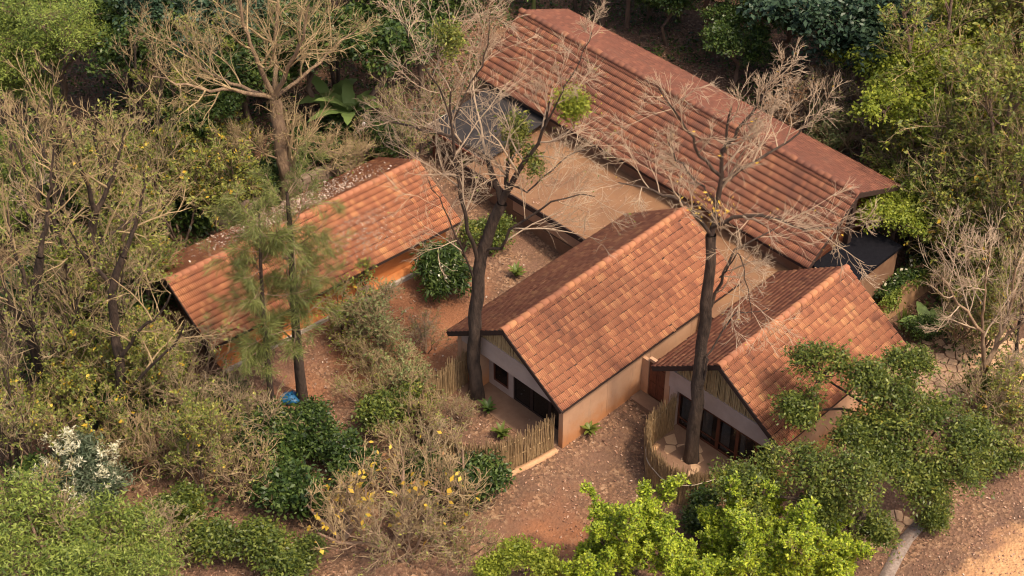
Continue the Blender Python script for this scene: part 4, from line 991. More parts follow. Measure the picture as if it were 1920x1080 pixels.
rows(OLIVE, [
    (0, (-17.5,59.74,0.81)[:2], .3, 1.1, 'yellow-flowering thin-leaved tree nearest the broom-crowned bare tree'),
    (1, (-14.67,59.05,0.76)[:2], 1.9, 1.15, 'yellow-flowering bushy tree beside the black fence posts'),
    (1, (-12.77,60.95,0.76)[:2], 3.6, 1.05, 'yellow-flowering bushy tree behind the left house roof'),
    (2, (-17.66,52.83,0.71)[:2], .8, 1.0, 'thin olive tree among the dark trunks at the left'),
    (0, (-15.5,54.17,0.7)[:2], 2.6, .95, 'olive tree overhanging the left corner of the left house roof'),
    (1, (-14.61,49.6,0.63)[:2], 4.4, .85, 'olive bushy tree beside the open gable of the left house'),
    (1, (-17.89,45.67,0.62)[:2], 1.1, .9, 'olive bushy tree behind the white-flowered shrub'),
    (0, (-14.61,48.27,0.61)[:2], 3.0, .9, 'olive tree in the tangle right of the white-flowered shrub'),
    (2, (21.42,62.09,-0.47)[:2], .5, 1.5, 'tall thin-leaved olive tree at the upper right'),
    (2, (24.06,65.72,-0.46)[:2], 2.2, 1.5, 'tall thin-leaved olive tree in the top right corner'),
    (2, (20.67,66.38,0.0)[:2], 4.1, 1.35, 'olive tree rising behind the fresh green tree at the right'),
    (0, (18.9,59.78,-0.47)[:2], 1.4, 1.3, 'olive tree with drooping twigs over the annexe'),
    (1, (21.19,57.46,-0.52)[:2], 3.2, 1.4, 'broad olive tree above the crooked pale tree at the right edge'),
    (0, (19.92,53.54,-0.55)[:2], .2, .8, 'small olive tree at the far side of the flagstone terrace'),
    (1, (22.0,61.33,-0.49)[:2], 5.6, 1.4, 'bushy olive tree with yellow leaves at the right edge'),
    (1, (20.25,48.27,-0.62)[:2], 2.0, .8, 'low olive tree above the sandy track'),
    (1, (-16.35,47.38,0.62)[:2], .4, 1.0, 'bushy olive tree rising behind the white plumes'),
    (0, (-11.76,44.73,0.13)[:2], 3.9, .85, 'low olive tree right of the white-flowered shrub'),
    (2, (-15.55,65.24,0.86)[:2], 1.0, .9, 'slender olive tree below the long pale limb'),
    (1, (-13.6,63.65,0.81)[:2], 2.0, .9, 'bushy olive tree under the pale-barked tree'),
    (2, (22.25,59.09,-0.52)[:2], 5.0, 1.4, 'tall olive tree at the right edge level with the annexe'),
    (0, (20.83,62.86,-0.46)[:2], 3.3, 1.6, 'wide olive tree right of the fresh green tree'),
    (2, (25.09,68.84,-0.21)[:2], 1.3, 1.5, 'olive tree cut by the right edge near the top'),
    (0, (23.17,68.55,0.0)[:2], 2.8, 1.6, 'wide olive tree below the top right corner'),
    (1, (18.75,62.54,-0.2)[:2], .9, 1.2, 'bushy olive tree at the far corner of the longest house'),
    (0, (23.88,74.62,0.0)[:2], 4.6, 1.6, 'wide olive tree at the top edge near the right corner'),
    (1, (17.93,60.97,-0.35)[:2], 1.1, .72, 'bushy olive tree at the corner where the longest roof meets the annexe'),
    (1, (20.19,58.34,-0.5)[:2], 2.3, 1.2, 'bushy olive tree above the creeper wall'),
    (2, (20.88,71.74,0.0)[:2], .1, 1.3, 'slender olive tree between fresh green trees at the top right'),
])
rows(SHRUB, [
    (0, (-13.03,45.93,0.33)[:2], 0, 1.15, 'tan twiggy shrub in the tangle between white-flowered shrub and dark bushes'),
    (1, (-11.81,46.81,0.3)[:2], 1, 1.2, 'tan twiggy shrub left of the dark bushes under the casuarinas'),
    (0, (-10.71,45.31,0.1)[:2], 2, 1.1, 'tan twiggy shrub above the bottom dark bushes'),
    (1, (-13.81,48.57,0.6)[:2], 3, 1.1, 'twiggy shrub in the middle of the left thicket'),
    (0, (-15.27,49.75,0.64)[:2], 4, 1.2, 'twiggy shrub below the dark trunks at the left'),
    (1, (-12.81,49.78,0.6)[:2], 5, 1.0, 'thin twiggy shrub beside the fallen grey pole'),
    (1, (-10.29,47.19,0.21)[:2], 0.5, 1.0, 'twiggy shrub at the foot of the slimmer casuarina'),
    (0, (-18.44,52.82,0.72)[:2], 1.5, 1.1, 'twiggy shrub left of the thin olive tree'),
    (1, (-19.85,49.08,0.69)[:2], 2.5, 1.1, 'twiggy shrub at the left edge'),
    (0, (-5.84,49.71,0.06)[:2], 3.5, .7, 'thin twiggy shrub on the red soil right of the blue bag'),
    (1, (-3.95,41.67,0.0)[:2], 4.5, 1.0, 'low twiggy shrub with dead leaves at the bottom centre'),
    (0, (-1.98,41.85,-0.21)[:2], 5.5, .9, 'low twiggy shrub left of the small low lime bush'),
    (1, (19.0,47.97,-0.61)[:2], .8, 1.1, 'twiggy shrub at the foot of the crooked pale tree'),
    (0, (18.91,54.18,-0.54)[:2], 1.8, 1.0, 'twiggy shrub on the upper rim of the flagstone terrace'),
    (0, (-16.06,45.72,0.56)[:2], 2.8, 1.0, 'twiggy shrub directly behind the white-flowered shrub'),
    (1, (15.37,66.81,0.0)[:2], .2, 1.4, 'rust-tinged twiggy shrub behind the longest house'),
    (1, (-16.66,41.21,0.24)[:2], 3.8, 1.2, 'tan twigs standing in the feathery green at the bottom left'),
    (1, (-3.06,45.54,0.0)[:2], 2.1, .9, 'twiggy shrub hiding the left end of the porch fence'),
    (0, (-3.9,47.39,0.0)[:2], 4.1, .9, 'twiggy shrub left of the porch fence bend'),
    (1, (-2.24,48.57,0.0)[:2], 1.1, .5, 'small dry shrub inside the porch fence'),
    (0, (-5.74,51.75,0.21)[:2], .6, .7, 'dry shrub in the red yard below the sage bush'),
    (1, (-3.57,52.81,0.13)[:2], 2.6, .6, 'dry shrub in the red yard left of the dark trunk'),
    (0, (-17.75,41.86,0.38)[:2], .9, 1.1, 'pale twigs rising from the feathery green in the bottom left corner'),
    (1, (-12.92,40.91,0.0)[:2], 1.9, 1.0, 'twiggy shrub between the feathery corner and the bottom green bushes'),
    (0, (-7.95,64.15,0.74)[:2], 3.1, .9, 'dry twigs along the wall behind the left house'),
])
rows(FEATHER, [
    (0, (-21.52,68.29,0.98)[:2], 0, 1.15, 'feathery light green tree at the top left'),
    (0, (-23.76,66.75,0.99)[:2], 2, 1.0, 'feathery green tree in the top left corner'),
    (1, (-22.63,59.29,0.87)[:2], 1, 1.0, 'feathery green tree cut by the left edge'),
    (1, (-16.14,39.39,0.06)[:2], 3, 1.15, 'feathery bright green tree in the bottom left corner'),
    (1, (-13.82,39.8,0.0)[:2], 5, .85, 'feathery bright green tree right of the bottom left corner'),
    (1, (-18.62,41.33,0.41)[:2], 4, .6, 'feathery green bush below the bent bare tree at the left edge'),
])
rows(DARK, [
    (0, (-16.87,67.3,0.9)[:2], 0, 1.0, 'dark evergreen tree left of the pale-barked tree, nearest the yellow blossoms'),
    (1, (-14.56,68.21,0.88)[:2], 1, 1.0, 'dark large-leaved tree directly left behind the pale-barked tree'),
    (2, (-12.44,66.54,0.83)[:2], 2, 1.0, 'low dark evergreen tree at the foot of the pale-barked tree'),
    (0, (-9.53,68.09,0.81)[:2], 3, .95, 'dark evergreen tree left of the banana plant'),
    (2, (-6.05,67.94,0.76)[:2], 4, 1.05, 'dark evergreen tree right of the banana plant'),
    (0, (-4.47,70.39,0.77)[:2], 5, .95, 'dark evergreen tree behind the dark canopy'),
    (1, (-10.78,73.26,0.9)[:2], .5, .95, 'dark large-leaved tree at the top edge behind the pale limbs'),
    (0, (-16.48,73.62,0.99)[:2], 1.5, 1.0, 'dark evergreen tree at the top edge right of the feathery tree'),
    (2, (-7.72,73.8,0.87)[:2], 2.5, 1.2, 'dark evergreen tree at the top edge above the banana plant'),
    (0, (-2.99,74.14,0.81)[:2], 3.5, .95, 'dark evergreen tree at the left end of the longest house'),
    (1, (-0.57,79.46,0.85)[:2], 4.5, .8, 'dark large-leaved tree behind the top corner of the longest roof'),
    (1, (15.15,69.89,0.01)[:2], 5.5, 1.15, 'big blue-green large-leaved tree behind the longest house at the upper right'),
    (0, (4.74,77.26,0.74)[:2], .9, .85, 'dark evergreen tree just behind the far eave of the longest house'),
    (2, (7.15,77.81,0.72)[:2], 1.9, 1.0, 'low dark evergreen tree at the top edge right of the longest ridge'),
    (0, (9.9,75.37,0.64)[:2], 2.9, .95, 'dark evergreen tree with bare trunk above the brown leaf litter'),
    (1, (12.74,74.95,0.6)[:2], 3.9, .9, 'dark large-leaved tree left of the big blue-green one'),
    (1, (18.14,73.99,0.09)[:2], 4.9, 1.05, 'dark large-leaved tree right of the big blue-green one'),
    (0, (20.77,77.41,0.15)[:2], 5.9, 1.0, 'dark evergreen tree behind the fresh green tree at the right'),
    (2, (-18.97,70.78,0.98)[:2], .2, 1.1, 'dark evergreen tree between the feathery tree and the pale-barked tree'),
    (0, (-14.19,77.1,1.0)[:2], 1.2, 1.0, 'dark evergreen crown at the top edge left of the pale trunk'),
    (0, (-5.6,77.79,0.89)[:2], 2.2, 1.0, 'dark evergreen crown at the top edge left of the longest roof'),
    (2, (2.33,82.75,0.85)[:2], 3.2, 1.2, 'dark evergreen crown at the top edge above the longest ridge'),
    (1, (9.6,82.37,0.75)[:2], 4.2, 1.0, 'dark large-leaved crown at the top edge right of centre'),
    (0, (13.34,81.91,0.69)[:2], 5.2, 1.1, 'dark evergreen crown at the top edge above the big blue-green tree'),
    (1, (17.58,83.1,0.65)[:2], .7, 1.1, 'dark large-leaved crown at the top edge towards the right'),
    (0, (-9.88,82.47,1.02)[:2], 1.7, 1.1, 'dark evergreen crown at the top edge above the banana plant'),
    (1, (-19.54,81.16,1.13)[:2], 2.7, 1.1, 'dark large-leaved crown at the top edge towards the left'),
    (2, (10.92,71.53,0.47)[:2], 1.0, .7, 'low dark evergreen tree behind the middle of the longest house'),
    (2, (13.73,72.67,0.33)[:2], 2.0, .9, 'low dark evergreen tree left at the foot of the big blue-green tree'),
    (1, (16.79,69.44,0.0)[:2], 3.0, .9, 'dark large-leaved tree under the fresh green branches'),
    (2, (7.97,75.33,0.67)[:2], 4.0, .6, 'small dark evergreen tree on the brown litter behind the longest house'),
    (1, (5.99,77.03,0.72)[:2], .4, .85, 'dark large-leaved tree behind the upper half of the longest ridge'),
    (0, (8.84,77.85,0.69)[:2], 1.4, .9, 'dark evergreen tree at the top edge left of the bare-trunked one'),
    (1, (11.3,77.14,0.65)[:2], 2.4, .8, 'dark large-leaved tree at the top edge right of the bare-trunked one'),
    (2, (-11.48,69.58,0.86)[:2], 5.0, .95, 'low dark evergreen tree behind the pale trunk'),
    (2, (-14.14,64.04,0.82)[:2], 6.0, .8, 'low dark evergreen tree left behind the left house'),
    (0, (-2.62,82.64,0.92)[:2], 3.7, 1.0, 'dark evergreen crown at the top edge just left of the longest roof corner'),
])
rows(FRESH, [
    (0, (18.28,64.29,0.0)[:2], .4, 1.0, 'fresh light green tree right of the longest house'),
    (0, (22.13,71.27,0.0)[:2], 2.4, 1.05, 'fresh light green tree at the top right'),
    (0, (17.63,68.11,0.0)[:2], 1.1, .85, 'fresh light green tree nearest the big blue-green tree'),
    (0, (19.63,67.67,0.0)[:2], 3.0, .95, 'fresh light green tree behind the one by the longest house'),
    (0, (17.85,59.7,-0.46)[:2], 5.0, .58, 'little fresh green tree leaning over the black annexe roof'),
    (0, (16.84,58.65,4.0)[:2], 2.7, .72, 'fresh green tree hanging over the back corner of the longest roof'),
    (0, (19.69,62.06,-0.45)[:2], 4.0, .62, 'smaller fresh green tree above the black annexe roof'),
])
BG = 'leafy green bushes'
rows(BUSH, [
    (0, (-9.95,46.94,0.17)[:2], 0, 1.0, 'dark green bush under the slimmer casuarina'),
    (2, (-8.82,47.02,0.09)[:2], 1, .95, 'dark green bush in front of the blue bag'),
    (0, (-7.61,47.64,0.04)[:2], 2, .9, 'dark green bush right of the blue bag'),
    (2, (-8.48,44.57,0.0)[:2], 3, 1.0, 'dark green bush left of the yellow-leaved shrub'),
    (1, (-4.69,48.27,0.0)[:2], 4, 1.0, 'mid green bush behind the yellow-leaved shrub near the porch fence'),
    (0, (-6.3,45.54,0.0)[:2], 5, 1.0, 'dark green bush inside the yellow-leaved shrub'),
    (0, (-1.43,44.3,0.0)[:2], .5, 1.05, 'dark green bush at the foot of the porch fence'),
    (0, (-3.28,44.85,0.0)[:2], 1.5, .9, 'dark green bush between the two bare shrubs'),
    (1, (-9.02,41.04,0.0)[:2], 2.5, 1.0, 'green bush at the bottom edge right of the feathery corner'),
    (1, (-10.64,41.42,0.0)[:2], 3.5, 1.0, 'green bush at the bottom edge next to the feathery corner'),
    (1, (-7.61,40.66,0.0)[:2], 4.5, .8, 'small green bush at the bottom edge below the yellow-leaved shrub'),
    (2, (-16.56,52.85,0.7)[:2], 5.5, 1.0, 'dark green bush between the trunks at the left'),
    (2, (-15.64,56.2,0.73)[:2], .3, 1.0, 'dark green bush at the rear corner of the left house'),
    (0, (-18.4,50.92,0.7)[:2], 1.3, 1.1, 'dark green bush below the olive tree at the left'),
    (2, (-14.3,50.37,0.63)[:2], 2.3, .8, 'dark green bush beside the open gable of the left house'),
    (0, (-15.35,48.26,0.62)[:2], 3.3, 1.1, 'dark green bush behind the white-flowered shrub'),
    (1, (-12.07,48.15,0.43)[:2], 4.3, .9, 'green bush below the fallen grey pole'),
    (2, (-18.03,43.3,0.52)[:2], 5.3, .9, 'dark green bush at the left edge near the bottom'),
    (1, (-12.69,43.4,0.1)[:2], .8, .9, 'green bush right of the feathery corner tree'),
    (0, (-11.06,48.49,0.38)[:2], 1.8, .9, 'dark green bush before the corner of the left house'),
    (2, (-20.08,55.44,0.78)[:2], 2.8, 1.0, 'dark green bush at the left edge halfway up'),
    (0, (-17.95,57.56,0.78)[:2], 3.8, 1.1, 'dark green bush below the yellow blossoms'),
    (2, (-14.16,60.54,0.77)[:2], 4.8, 1.0, 'dark green bush at the black fence posts'),
    (0, (-11.74,62.5,0.77)[:2], 5.8, 1.0, 'dark green bush behind the left house ridge'),
    (2, (-9.51,64.94,0.77)[:2], 1.1, .9, 'dark green bush below the banana plant'),
    (0, (-5.53,65.42,0.72)[:2], 2.1, 1.0, 'dark green bush beside the masonry box'),
    (2, (-7.94,67.47,0.78)[:2], 3.1, .9, 'dark green undergrowth bush under the banana leaves'),
    (0, (-23.26,63.88,0.94)[:2], 4.1, 1.2, 'dark green bush under the top left feathery tree'),
    (2, (-20.18,61.97,0.87)[:2], 5.1, 1.2, 'dark green bush behind the broom-crowned bare tree'),
    (1, (-1.07,59.59,0.47)[:2], .6, .8, 'bright green bush beneath the forked limbs at the flat roof'),
    (1, (19.21,50.06,-0.59)[:2], 2.6, .8, 'small green bush on the flagstones below the crooked pale tree'),
    (1, (18.86,46.25,-0.62)[:2], 3.6, .8, 'small green bush above the sandy track'),
    (1, (16.3,43.77,-0.62)[:2], 4.6, .6, 'little green bush beside the gravel strip'),
    (1, (19.67,56.92,-0.51)[:2], 5.6, .9, 'green bush behind the creeper wall'),
    (0, (17.42,54.16,-0.52)[:2], .1, .6, 'low green bush below the big leaves at the creeper wall'),
    (1, (17.39,63.48,0.0)[:2], 1.4, .8, 'green bush at the far corner of the longest house'),
    (1, (18.42,62.86,-0.08)[:2], 2.2, 1.3, 'green bush hiding the back corner of the longest roof'),
    (1, (17.58,63.4,0.0)[:2], 4.2, 1.0, 'green bush between the longest roof and the fresh green tree'),
    (1, (21.86,58.36,-0.52)[:2], 2.9, 1.0, 'green bush under the olive trees at the right edge'),
    (1, (20.87,60.56,-0.48)[:2], 3.9, 1.1, 'green undergrowth bush at the upper right'),
    (0, (7.12,43.68,-0.52)[:2], 4.4, .8, 'dark green bush at the front foot of the curved fence'),
    (0, (-16.03,43.19,0.35)[:2], 4.9, .8, 'dark green bush under the white-flowered shrub'),
], BG)

# rust-coloured tree behind the long house
plant('rusty_tree', 'bare tree with rusty dead leaves behind the longest house', 'tree', (13.47,68.02,0.0), bare_parts(*stems(RG(171), 3, 2.6, .08, .4), RG(171), M['bark_tan'], M['twig_pale'], n1=6, n2=6, n3=5, n4=2, t0=.3, l1=.6, minr=.013, leaf=[('dead_leaves', 2, .14, .6, M['leaf_rust'], .5)]))
plant('sage_bush', 'grey-green bush at the far eave of the longest house', 'bush', (14.93,66.38,0.0), bare_parts(*stems(RG(172), 5, 1.9, .05, .6), RG(172), M['bark_tan'], M['twig_tan'], n1=6, n2=5, n3=5, n4=2, t0=.2, l1=.6, minr=.01, leaf=[('foliage', 4, .13, .5, M['leaf_sage'], .6)]), group='sage green yard bushes')

# white-flowered shrub: silvery foliage with upright white plumes
g = RG(181)
fp = []
for cx, cy, cz in ((-.9, 0, 1.5), (0, .3, 2.1), (.8, -.1, 1.6), (-.3, -.5, 1.2), (.4, -.7, 1.1), (-1.3, .3, 1.0), (1.3, .4, 1.2), (.1, .9, 2.4), (-.6, .8, 1.9), (1.0, .9, 1.7)):
    for k in range(6):
        b = np.array([cx, cy, cz]) + g.normal(size=3) * .26
        t = np.linspace(0, .5, 55)[:, None]
        fp.append(b + t * unit(np.array([g.normal() * .5, g.normal() * .5, 1.0])) + g.normal(size=(55, 3)) * .05)
fp = np.concatenate(fp)
plant('white_flowered_shrub', 'silvery shrub covered in creamy white flower plumes at the lower left', 'shrub', (-16.29,43.54,0.4), blob_parts(g, .06, [(0, 0, .4)], [(-.9, 0, 1.1, .7, .6, .5), (0, .3, 1.6, .7, .6, .6), (.8, -.1, 1.2, .6, .6, .5), (0, -.5, .8, .8, .6, .5), (.2, .9, 1.9, .6, .5, .5), (1.2, .5, 1.0, .5, .5, .5), (-1.3, .3, .8, .5, .5, .4)], M['bark_mid'], M['leaf_silver'], nsub=10, ncl=16, nleaf=8, size=.22, width=.2, up=.3, droop=-.2, name='foliage')
    + [('flower_plumes', *leaf_quads(fp, g, .13, .3, up=.3, droop=-.5), M['leaf_white'], False)], sc=1.15)

# ------------------------------------------------------------------ banana plants and sword leaves: every large leaf a part
def big_leaf(length, wid, droop, fold=.07, n=9, torn=0.0, seed=0):
    g = RG(seed); V = []; F = []
    for i in range(n + 1):
        t = i / n; x = length * t; z = length * (.55 * t - droop * t * t)
        ww = wid * (math.sin(math.pi * min(1, .06 + .94 * t ** .8)) ** .7) * (1 - torn * (i % 2) * .5)
        V += [(x, -ww / 2, z + ww * fold), (x, 0, z), (x, ww / 2, z + ww * fold)]
        if i:
            a = 3 * i - 3; F += [[a, a + 3, a + 4, a + 1], [a + 1, a + 4, a + 5, a + 2]]
    return V, F
def banana(label, loc, n, length, wid, seed, h=1.0, sc=1.0):
    g = RG(seed); o = thing('banana_plant', label, 'plant', loc, 0, 'large-leaved banana plants'); o.scale = (sc,) * 3
    P = np.array([[(0, 0, 0), (.03, 0, h * .5), (0, .03, h)]]); link('stem', mesh_np('stem', *tubes(P, np.array([[.13, .11, .08]]), 9), M['leaf_sage'], True), o)
    for i in range(n):
        V, F = big_leaf(length * (.75 + .4 * g.random()), wid * (.8 + .4 * g.random()), .45 + .35 * g.random(), torn=.35, seed=i)
        link('leaf', mesh_np('leaf', V, F, M['banana'], True), o, Matrix.Translation((0, 0, h * .92)) @ Matrix.Rotation(i * 2.4 + g.normal() * .3, 4, 'Z') @ Matrix.Rotation(-.25 - .5 * g.random(), 4, 'Y'))
    return o
banana('banana plant with long arching leaves behind the left house', (-7.65,66.97,0.77), 8, 2.1, .8, 1, 1.6)
banana('banana plant with shorter leaves left of the long-leaved one', (-8.63,68.1,0.8), 6, 2.0, .8, 2, 1.3)
banana('banana plant at the top edge behind the longest roof', (1.12,78.2,0.81), 8, 2.0, .5, 3, 1.6)
banana('broad-leaved plant at the foot of the creeper wall', (17.74,54.67,-0.52), 6, 1.35, .55, 4, .4)
o = thing('sword_plant', 'clump of dark sword-shaped leaves at the back corner of the right house', 'plant', (16.75,54.89,-0.5))
g = RG(191)
for i in range(14):
    V, F = big_leaf(.95 + .4 * g.random(), .09, .1, n=4)
    link('leaf', mesh_np('leaf', V, F, M['leaf_mango'], True), o, Matrix.Rotation(i * 2.4, 4, 'Z') @ Matrix.Rotation(-.75 - .25 * g.random(), 4, 'Y'))
for lab, loc, sd in (('leafy rosette plant against the side wall of the middle house', (3.08,48.12,0.0), 1), ('dark rosette plant on the porch of the middle house', (-0.97,49.32,0.0), 2), ('rosette plant in the court beside the flat-roofed building', (0.19,57.52,0.2), 3), ('small rosette plant inside the porch fence', (-0.42,47.92,0.0), 4)):
    o = thing('rosette_plant', lab, 'plant', loc, 0, 'rosette plants'); g = RG(200 + sd)
    for i in range(15):
        V, F = big_leaf(.35 + .3 * g.random(), .15, .5, n=5)
        link('leaf', mesh_np('leaf', V, F, M['leaf_mango'] if sd != 2 else M['leaf_dark'], True), o, Matrix.Translation((0, 0, .05 + .02 * i)) @ Matrix.Rotation(i * 2.4, 4, 'Z') @ Matrix.Rotation(-.3 - .5 * g.random(), 4, 'Y'))

# ------------------------------------------------------------------ reed fences: canes one by one
def cane_fence(label, pts, h, seed, lean=0.0):
    g = RG(seed); o = thing('reed_fence', label, 'fence', pts[0], 0, 'reed fences of the porches')
    p0 = np.array(pts[0]); q = np.array(pts, float)
    # smooth curve
    s = np.concatenate([[0], np.cumsum(np.linalg.norm(np.diff(q[:, :2], axis=0), axis=1))])
    u = np.arange(0, s[-1], 0.02); x = np.interp(u, s, q[:, 0]); y = np.interp(u, s, q[:, 1])
    k = np.ones(31) / 31; pad = 15
    x = np.convolve(np.pad(x, pad, 'edge'), k, 'valid'); y = np.convolve(np.pad(y, pad, 'edge'), k, 'valid')
    n = 290; ii = np.linspace(0, len(x) - 1, n).astype(int)
    shapes = []
    for a in range(8):
        P = np.array([[(0, 0, 0), (g.normal() * .012, g.normal() * .012, h * .5), (g.normal() * .02, g.normal() * .02, h)]])
        r = .011 + .007 * g.random(); shapes.append(mesh_np('cane', *tubes(P, np.array([[r, r, r * .75]]), 5), M['reed'], True))
    for i in ii:
        c = link('cane', shapes[g.integers(8)], o)
        c.location = (x[i] - p0[0] + g.normal() * .012, y[i] - p0[1] + g.normal() * .012, float(terrain(x[i], y[i])) - p0[2] - .05)
        c.scale = (1, 1, .84 + .26 * g.random()); c.rotation_euler = (g.normal() * .025, g.normal() * .025, g.random() * 6)
    # a second, denser layer that closes the gaps
    m = 1000; jj = np.sort(g.integers(0, len(x), m)); zb = terrain(x[jj], y[jj]) - p0[2] - .05
    hh = h * (.78 + .2 * g.random(m)); ox = x[jj] - p0[0] + g.normal(size=m) * .02; oy = y[jj] - p0[1] + g.normal(size=m) * .02
    P = np.stack([np.stack([ox, oy, zb], 1), np.stack([ox + g.normal(size=m) * .03, oy + g.normal(size=m) * .03, zb + hh], 1)], 1)
    link('backing_reeds', mesh_np('backing_reeds', *tubes(P, np.full((m, 2), .011), 4), M['reed'], True), o, kind='stuff')
    for t in (.35, .75):
        P = np.stack([x[::8] - p0[0], y[::8] - p0[1], terrain(x[::8], y[::8]) - p0[2] + h * t], 1)[None]
        link('rail', mesh_np('rail', *tubes(P, np.full(P.shape[:2], .026), 5), M['reed'], True), o)
    return x, y
fx, fy = cane_fence('reed fence round the porch of the middle house', [(1.69,47.45,0.0),(0.52,46.58,0.0),(-0.62,45.9,0.0),(-1.87,45.88,0.0),(-3.03,46.67,0.0),(-3.55,47.98,0.0),(-3.45,49.32,0.0),(-2.4,50.55,0.0),(-1.76,51.18,0.0)], 1.9, 301)
gx, gy = cane_fence('curved reed fence round the porch of the right house', [(6.55,48.92,-0.45),(5.73,48.17,-0.45),(5.28,47.53,-0.45),(5.27,46.25,-0.47),(5.89,45.15,-0.49),(6.79,44.7,-0.5),(7.83,44.82,-0.52),(9.13,45.46,-0.52)], 2.05, 302)
def strip(name, x, y, w, z0, z1, mat, label=None, cat=None, kind=None, off=0.0):
    t = np.stack([np.gradient(x), np.gradient(y)], 1); t /= np.linalg.norm(t, axis=1, keepdims=True); nrm = np.stack([t[:, 1], -t[:, 0]], 1)
    V = []
    for sgn, zz in ((-1, z0), (-1, z1), (1, z1), (1, z0)):
        px = x + nrm[:, 0] * (off + sgn * w / 2); py = y + nrm[:, 1] * (off + sgn * w / 2); V.append(np.stack([px, py, terrain(px, py) + zz], 1))
    n = len(x); V = np.concatenate(V); F = []
    for k in range(4):
        j = (k + 1) % 4; i = np.arange(n - 1); F.append(np.stack([k * n + i, k * n + i + 1, j * n + i + 1, j * n + i], 1))
    o = link(name, mesh_np(name, V, np.concatenate(F), mat, False), kind=kind)
    if label: tag(o, label, cat)
    return o
strip('kerb', fx[:260:6], fy[:260:6], .22, -.2, .13, M['earth_wall'], 'low earthen kerb along the foot of the middle porch fence', 'kerb', off=-.22)
strip('kerb', gx[60:300:6], gy[60:300:6], .2, -.2, .12, M['earth_wall'], 'low earthen kerb along the foot of the curved fence', 'kerb', off=-.2)
# white hose hung over the curved fence
hp = np.stack([gx[20:330:6], gy[20:330:6], terrain(gx[20:330:6], gy[20:330:6]) + 1.6 - .6 * np.sin(np.linspace(0, math.pi, len(gx[20:330:6])))], 1)
hp[:, :2] += np.array([-.05, -.07])
tag(link('hose', mesh_np('hose', *tubes(hp[None], np.full((1, len(hp)), .018), 6), M['hose'], True)), 'thin pale hose sagging along the curved reed fence', 'hose')

# ------------------------------------------------------------------ flagstone terrace (each stone a part of the paving)
def clip(poly, p, nrm):
    out = []
    for i in range(len(poly)):
        a, b = poly[i], poly[(i + 1) % len(poly)]; da = (a - p) @ nrm; db = (b - p) @ nrm
        if da <= 0: out.append(a)
        if (da < 0 < db) or (db < 0 < da): out.append(a + (b - a) * da / (da - db))
    return out
def flagstones(name, boundary, step, seed, maxn=300):
    g = RG(seed); B = np.array([p[:2] for p in boundary]); lo, hi = B.min(0), B.max(0)
    pts = [np.array([x + g.normal() * step * .26, y + g.normal() * step * .26]) for x in np.arange(lo[0] - step, hi[0] + step, step) for y in np.arange(lo[1] - step, hi[1] + step, step)]
    def inside(p):
        c = False
        for i in range(len(B)):
            a, b = B[i], B[i - 1]
            if (a[1] > p[1]) != (b[1] > p[1]) and p[0] < (b[0] - a[0]) * (p[1] - a[1]) / (b[1] - a[1]) + a[0]: c = not c
        return c
    z0 = float(terrain(*B.mean(0)))
    V, F = [], []
    base = MB(); base.plate([tuple(p) for p in B], z0 - .3, z0 + .012)
    root = base.build(name, M['ground'], None, 'structure')
    n = 0
    for p in pts:
        if not inside(p) or n >= maxn or g.random() < .06: continue
        poly = [p + np.array(q) * step for q in ((-1, -1), (1, -1), (1, 1), (-1, 1))]
        for q in pts:
            d = q - p; l = np.linalg.norm(d)
            if 0 < l < step * 2.6: poly = clip(poly, p + d * .5 - d / l * .014, d / l)
        if len(poly) < 3: continue
        c = np.mean(poly, 0); k = len(poly); zt = z0 + .03 + g.random() * .035
        tl = g.normal(size=2) * .015
        mb = MB(); mb.v = [(*q, z0 - .05) for q in poly] + [(*(c + (q - c) * .94), zt + float((q - c) @ tl)) for q in poly]
        mb.f = [[k + i for i in range(k)]] + [[i, (i + 1) % k, k + (i + 1) % k, k + i] for i in range(k)]
        mb.build('flagstone', M['stone'], root); n += 1
    return root
flagstones('flagstone_terrace', [(15.63,51.56,-0.53),(16.54,53.66,-0.51),(18.36,54.91,-0.52),(20.49,55.21,-0.54),(22.0,54.22,-0.57),(21.25,50.85,-0.6),(19.46,49.16,-0.6),(17.94,49.14,-0.58),(16.15,50.02,-0.55)], .42, 311)
flagstones('stepping_stones', [(13.56,43.88,-0.59),(14.16,44.42,-0.59),(15.2,44.51,-0.6),(15.34,43.9,-0.61),(14.37,43.23,-0.61),(13.64,42.44,-0.61),(13.08,42.7,-0.6)], .5, 312)
flagstones('court_paving', [(5.84,47.54,-0.46),(6.48,48.56,-0.46),(7.83,47.27,-0.49),(8.35,46.01,-0.51),(7.04,45.3,-0.5),(6.05,45.98,-0.48)], .5, 313)

# ------------------------------------------------------------------ sandy track, gravel strip
def sheet_poly(name, pts, mat, dz, seed, kind='structure', res=.5):
    g = RG(seed); B = np.array([p[:2] for p in pts]); out = []
    for i in range(len(B)):
        a, b = B[i], B[(i + 1) % len(B)]; n = max(2, int(np.linalg.norm(b - a) / res))
        for k in range(n): out.append(a + (b - a) * k / n + g.normal(size=2) * .12)
    c = np.mean(out, 0); V = [(*c, float(terrain(*c)) + dz)]; F = []; K = len(out); RN = 6
    for r in range(1, RN + 1):
        for q in out:
            p = c + (q - c) * r / RN; V.append((*p, float(terrain(*p)) + dz))
    for i in range(K):
        j = (i + 1) % K; F.append([0, 1 + i, 1 + j])
        for r in range(RN - 1): F.append([1 + r * K + i, 1 + (r + 1) * K + i, 1 + (r + 1) * K + j, 1 + r * K + j])
    return link(name, mesh_py(name, V, F, mat), None, None, kind)
px = np.array([(13.72,41.05,-0.62),(14.43,42.32,-0.62),(14.98,43.23,-0.61),(15.55,43.9,-0.61)])
uu = np.linspace(0, 1, 20); qx = np.interp(uu, np.linspace(0, 1, 4), px[:, 0]); qy = np.interp(uu, np.linspace(0, 1, 4), px[:, 1])
